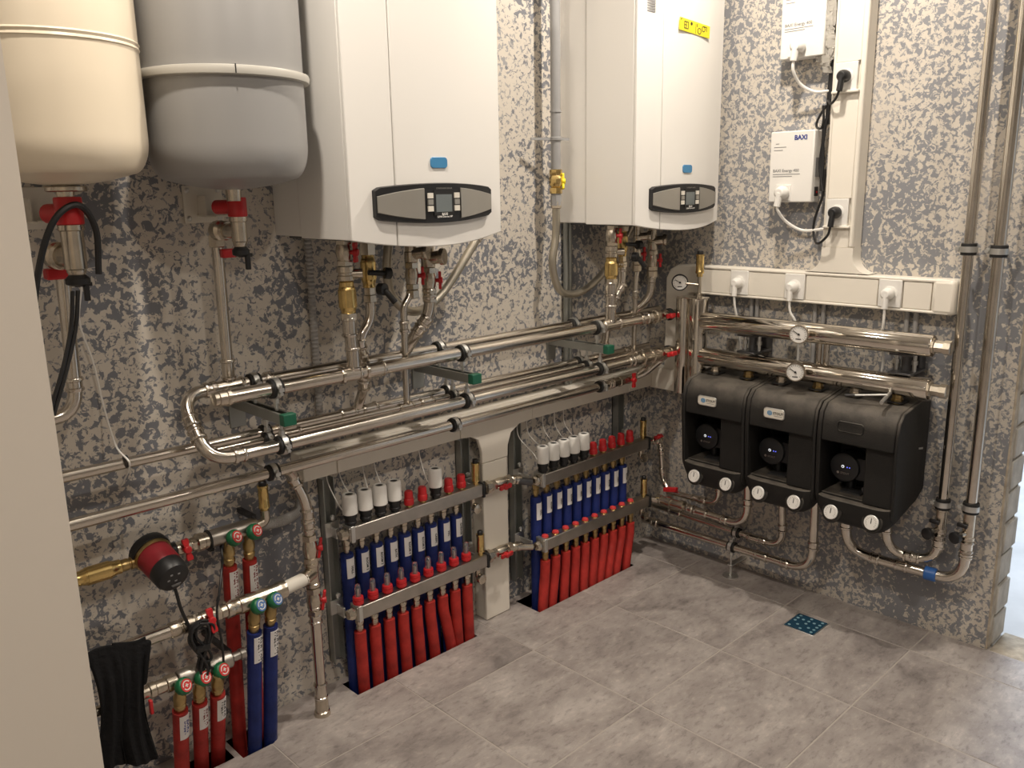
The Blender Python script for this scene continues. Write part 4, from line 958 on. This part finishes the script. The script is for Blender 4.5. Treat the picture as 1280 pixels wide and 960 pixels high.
for y, z, r, nm in ((YA_, 1.259, .015, 'upper clamp on the left tall pipe'), (YB_, 1.256, .0165, 'upper clamp on the right tall pipe'), (YA_, .470, .015, 'lower clamp on the left tall pipe above the drain cock'), (YB_, .478, .0165, 'lower clamp on the right tall pipe above the drain cock')):
    clamp('zinc '+nm, (XV, y, z), Z, r, (0, y, z), ear=(0, 1, 0), wd=.028)

# ================================================================== pump and collectors at the lower left
YC = .085; ZC = .606
t = thing('radiator_collector', 'upper collector bar with two red marked green knobs and an air vent', 'manifold', (-1.86, -YC, ZC))
part('body', B().lathe((-1.935, -YC, ZC), X, [(0, .020), (.004, .023), (.12, .023), (.128, .019)], 20), 'bar', t)
part('reducer', B().lathe((-1.985, -YC, ZC), X, [(0, .012), (.002, .017), (.014, .017), (.016, .020), (.018, .023), (.034, .023), (.036, .021), (.05, .021)], 12), 'nickel', t)
part('seal', B().lathe((-1.938, -YC, ZC), X, [(0, .0255), (.004, .0255)], 18), 'rubber', t)
part('elbow', B().tube([(-1.81, -YC, ZC), (-1.778, -YC, ZC), (-1.778, -YC, ZC+.035)], .0125, 12, .02), 'nickel', t); airvent(t, -1.778, -YC, ZC+.03, ZC+.115, .0145)
for xa, za in ((-1.935, -.034), (-1.815, .016)): part('support', B().box(xa, xa+.012, -YC, 0, ZC+za, ZC+za+.012), 'black', t)
def knob(par, x, y, z, face, out=(.35, -.80, .42)):
    n = V(out).normalized(); p = V((x, y, z))
    k = part('knob', B().lathe(p, n, [(0, .014), (.003, .0195), (.007, .0215), (.018, .0215), (.022, .0185), (.023, .016)], 12), 'knobgreen', par)
    part('knob_face', B().lathe(p+n*.0232, n, [(0, .0158), (.0012, .0158)], 20), face, k)
    up = (Z-n*Z.dot(n)).normalized(); u = up.cross(n); b = B()
    for i in range(14):
        if i in (3, 10): continue
        a = 2*PI*i/14; q = u*math.sin(a)+up*math.cos(a); b.obox(p+n*.0250+q*.0105, n.cross(q)*.0023, q*.0012, n*.0004)
    b.obox(p+n*.025, u*.0045, up*.0015, n*.0004).obox(p+n*.025, up*.0045, u*.0012, n*.0004)
    part('knob_print', b, 'white', k); return k
def rad_hose(label, group, m, x, y, ztop, x2, y2, tx, tm, lz=None, r=.0185):
    h = thing('red_hose' if m == 'redfoam' else 'blue_hose', label, 'pipe', (x2, y2, -.05), group)
    def at(z): k = (ztop-z)/(ztop+.0); return V((x+(x2-x)*k, y+(y2-y)*k, z))
    d = (at(0)-at(ztop)).normalized()
    part('foam_sleeve', B().tube([at(ztop), at(ztop*.6), at(ztop*.25), at(-.045)], r, 18), m, h)
    part('valve_body', B().lathe(at(ztop)-d*-.006, -d, [(0, .011), (.014, .0115), (.016, .0145), (.026, .0150), (.028, .013), (.034, .013), (.036, .0155), (.052, .0155), (.058, .012), (.075, .011)], 12), 'oldbrass', h)
    z1 = ztop-.012; z0 = z1-.075; a = at(z0); c = at(z1)
    b = B().arc(a.x, a.y, z0, z1, r+.0003, math.radians(-118), math.radians(-28), 6, lean=(c.x-a.x, c.y-a.y))
    l = part('paper_label', b, 'label', h)
    if tx:
        mid = at((z0+z1)/2); dr = V((.30, -.95, 0)); text('lettering', tx, tm, l, mid+dr*(r+.0008), d, V((.95, .30, 0)), .0155, bold=.0006)
    return h
for x, nm, tx, i in ((-1.893, 'left', 'РАД 1 ЭТ', 0), (-1.838, 'right', 'РАД 2 ЭТ', 1)):
    part('outlet', B().cyl((x, -YC, ZC), (x+.004, -YC-.026, ZC-.020), .012, 10), 'nickel', t)
    knob(t, x+.004, -YC-.026, ZC-.006, 'knobred')
    rad_hose('%s red insulated pipe below the upper collector with a red printed label' % nm, 'pipes below the upper collector', 'redfoam', x, -YC-.012, .525, x-.004, -.062, tx, 'printred')
t = thing('steel_pipe', 'pipe with brass check valve feeding the red circulation pump', 'pipe', (-2.35, -YC, ZC))
part('tube', B().cyl((-2.75, -YC, ZC), (-2.235, -YC, ZC), .0125, 14), 'steel', t); check(t, (-2.252, -YC, ZC), (-2.150, -YC, ZC), .0215)
sleeve(t, (-2.155, -YC, ZC), (-2.085, -YC, ZC), .0145, 'oldbrass')
valve(t, (-2.002, -YC, ZC), X, .0165, (0, -1, .1), (-.1, .2, 1), .075, .055)
t = thing('circulation_pump', 'round red circulation pump with black face on the collector pipe', 'pump', (-2.07, -YC, ZC))
n = V((.10, -.93, -.34)).normalized(); p = V((-2.078, -.085, .617))
part('flange', B().lathe(p-n*.02, n, [(0, .035), (.003, .047), (.022, .049), (.026, .047)], 28).cyl((-2.105, -YC, ZC), (-2.02, -YC, ZC), .020, 12), 'black', t)
part('seal_ring', B().lathe(p+n*.006, n, [(0, .045), (.006, .046), (.010, .044)], 28), 'oldbrass', t)
part('motor', B().lathe(p+n*.014, n, [(0, .0425), (.05, .0415), (.056, .040)], 28), 'pumpred', t)
hd = part('motor_cap', B().lathe(p+n*.070, n, [(0, .041), (.026, .0405), (.036, .036), (.039, .030), (.040, .01)], 28), 'black', t)
up = (Z-n*Z.dot(n)).normalized(); u = up.cross(n); q = p+n*.1102; b = B()
for a, c in ((-.010, .014), (.008, .012), (.002, -.006), (-.016, .0)): b.obox(q+u*a+up*c, u*.003, up*.002, n*.0006)
b.obox(q+u*.004-up*.018, u*.012, up*.001, n*.0006).obox(q+u*.004-up*.022, u*.009, up*.0008, n*.0006)
part('cap_print', b, 'printgrey', hd)
# middle collector
Y2, W2 = .150, .436
t = thing('radiator_collector', 'middle collector pipe with two blue marked green knobs', 'manifold', (-1.86, -Y2, W2))
part('chrome_tube', B().cyl((-2.75, -Y2, W2), (-2.068, -Y2, W2), .0165, 16), 'steel', t)
sleeve(t, (-2.082, -Y2, W2), (-2.00, -Y2, W2), .019)
valve(t, (-1.988, -Y2, W2), X, .0175, (0, -1, .1), (-.1, .2, 1), .07, .062)
part('reducer', B().lathe((-1.955, -Y2, W2), X, [(0, .013), (.002, .018), (.016, .018), (.018, .0225), (.034, .0225), (.036, .021), (.05, .021), (.052, .0235), (.07, .0235)], 14), 'nickel', t)
part('body', B().lathe((-1.892, -Y2, W2), X, [(0, .020), (.004, .0215), (.095, .0215), (.099, .024), (.118, .024), (.12, .019)], 18), 'nickel', t)
part('white_tube', B().cyl((-1.775, -Y2, W2), (-1.705, -Y2+.014, W2), .0185, 16), 'offwhite', t)
for x, nm, i in ((-1.874, 'left', 0), (-1.828, 'right', 1)):
    part('outlet', B().cyl((x, -Y2, W2), (x+.003, -Y2-.022, W2-.014), .012, 10), 'nickel', t)
    knob(t, x+.004, -Y2-.020, W2-.010, 'knobblue')
    rad_hose('%s blue insulated pipe below the middle collector with a white label' % nm, 'pipes below the middle collector', 'bluefoam', x, -Y2-.012, .358, x-.006, -.115, 'РАД 1 ЭТ' if i == 0 else 'РАД 2 ЭТ', 'print')
# lower collector
Y3, W3 = .150, .303
t = thing('radiator_collector', 'lower collector bar with three red marked green knobs', 'manifold', (-2.03, -Y3, W3))
part('body', B().lathe((-2.075, -Y3, W3), X, [(0, .020), (.004, .0225), (.135, .0225), (.139, .019), (.141, .012), (.16, .012), (.162, .015), (.175, .015)], 18), 'bar', t)
part('feed', B().lathe((-2.28, -Y3, W3+.004), (1, 0, -.02), [(0, .012), (.10, .012), (.102, .017), (.115, .017), (.117, .015), (.135, .015), (.137, .019), (.15, .019), (.152, .017), (.175, .017), (.177, .021), (.20, .021)], 12), 'nickel', t)
part('red_handle', B().obox((-2.150, -Y3-.02, W3-.028), (.004, 0, 0), (0, .006, 0), (0, 0, .018)), 'red', t, bev=.002)
part('support', B().box(-1.945, -1.933, -Y3, 0, W3+.01, W3+.022), 'black', t)
for x, nm, tx, tm, x2, y2 in ((-2.082, 'left', 'ВОДА', 'printblue', -2.072, -.098), (-2.033, 'middle', 'РАД 1 Э', 'printred', -2.014, -.082), (-1.986, 'right', 'РАД 2 Э', 'print', -1.966, -.076)):
    part('outlet', B().cyl((x, -Y3, W3), (x+.003, -Y3-.022, W3-.014), .012, 10), 'nickel', t)
    knob(t, x+.003, -Y3-.022, W3-.008, 'knobred')
    rad_hose('%s of the three red insulated pipes below the lower collector' % nm, 'pipes below the lower collector', 'redfoam', x, -Y3-.014, .232, x2, y2, tx, tm)
# vertical pipe with two red valves
xv, yv = -1.672, -.118
t = thing('steel_pipe', 'upright steel pipe with two red valves standing on the floor', 'pipe', (xv, yv, 0))
part('tube', B().tube([(xv, yv, .0), (xv, yv, .64), (xv-.035, yv, .72), (xv-.06, -YP6, ZP6-.005)], .0150, 14, .05), 'steel', t)
for z, L in ((.605, .035), (.575, .03), (.30, .03), (.075, .05), (.345, .03)): fit(t, (xv, yv, z), Z, .0150, L)
fit(t, (xv-.030, yv, .708), (-.45, 0, 1), .0150, .03)
part('floor_collar', B().lathe((xv, yv, 0), Z, [(0, .024), (.012, .022), (.014, .019), (.05, .0185)], 14), 'nickel', t)
for z in (.507, .352): valve(t, (xv, yv, z), Z, .0185, (.85, -.5, 0), (.2, 0, 1), .085, .055, off=.026)
part('tee', B().lathe((xv, yv, .395), Z, [(0, .018), (.003, .021), (.012, .021), (.014, .0185), (.062, .0185), (.064, .021), (.072, .021)], 14).cyl((xv, yv, W2), (xv-.042, yv-.02, W2), .0195, 12), 'nickel', t)
P = catmull([(-1.625, -.02, .672), (-1.627, -.02, .64), (-1.632, -.022, .612), (-1.655, -.03, .585), (-1.70, -.035, .575), (-1.76, -.035, .578), (-1.80, -.04, .585)], 24)
single('corrugated_conduit', B().tube(P, .0135, 12, wave=.14), 'conduit', 'grey corrugated conduit curving out of the duct behind the upright pipe', 'conduit', (-1.625, -.02, .67))
# pump cable
t = thing('pump_cable', 'black pump cable tied in a bundle over the middle collector', 'cable', (-2.03, -.17, .40))
part('cord', B().tube(catmull([p+n*.09-up*.036, (-2.062, -.165, .545), (-2.054, -.168, .49), (-2.040, -.170, .435), (-2.035, -.172, .38)], 8), .0042, 8), 'black', t)
for k, (dx, h, cz) in enumerate(((.0, .062, .385), (.010, .068, .38), (-.010, .055, .378), (.018, .05, .39), (-.004, .07, .376))):
    pts = []
    for i in range(13):
        a = 2*PI*i/12; pts.append((-2.020+dx*.6+math.sin(2*a)*.016+.010*math.sin(a), -.176-.003*k, cz+h*math.cos(a)))
    part('loop', B().tube(catmull(pts, 4), .0036, 7), 'black', t)
part('tie', B().box(-2.037, -2.004, -.196, -.170, .376, .388), 'black', t)
part('tail', B().tube(catmull([(-2.03, -.178, .36), (-2.00, -.178, .315), (-1.972, -.178, .305), (-1.968, -.178, .37), (-1.972, -.176, .45), (-1.95, -.16, .51), (-1.915, -.11, .565), (-1.90, -.06, .60)], 8), .0032, 8), 'black', t)
# black cloth over the pipe
def cloth(x0, x1, z0, ph, ylean):
    nx, nz = 16, 22; b = B(); 
    for side in (0, 1):
        for j in range(nz+1):
            for i in range(nx+1):
                s, k = i/nx, j/nz
                z = W2+.022-k*(W2+.022-z0)+.008*math.sin(3.3*s+ph)
                wd = 1-.16*math.sin(k*PI)+.05*math.sin(7*k+ph); xm = (x0+x1)/2+.010*math.sin(4*k+ph)
                x = xm+(s-.5)*(x1-x0)*wd
                e = math.sqrt(max(0, 1-(2*s-1)**2)); f = .004*math.sin(s*17+ph+2*k)+.004*math.sin(s*9+5*k)
                y = -Y2-(.019+.014*e*min(1, k*3)+f*min(1, k*4))+ylean*k if side == 0 else -Y2+(.004-.018*(1-e) if k > .1 else .0)-.012+ylean*k
                b.v.append(V((x, y, z)))
    N = (nx+1)*(nz+1)
    for j in range(nz):
        for i in range(nx):
            q = j*(nx+1)+i; b.f.append([q, q+nx+1, q+nx+2, q+1]); b.f.append([N+q, N+q+1, N+q+nx+2, N+q+nx+1])
    for i in range(nx): q = i; b.f.append([q, q+1, N+q+1, N+q]); q = nz*(nx+1)+i; b.f.append([q+1, q, N+q, N+q+1])
    for j in range(nz): q = j*(nx+1); b.f.append([q+nx+1, q, N+q, N+q+nx+1]); q += nx; b.f.append([q, q+nx+1, N+q+nx+1, N+q])
    return b
t = thing('black_cloth', 'black rag hanging over the middle collector pipe by the door', 'cloth', (-2.21, -Y2, .45))
part('left_leg', cloth(-2.275, -2.200, .165, .4, .0), 'cloth', t); part('right_leg', cloth(-2.222, -2.152, .158, 2.1, -.012), 'cloth', t)
part('fold', B().obox((-2.155, -Y2-.01, .39), (.016, 0, -.004), (0, .012, 0), (.012, 0, .055)), 'cloth', t, bev=.009)
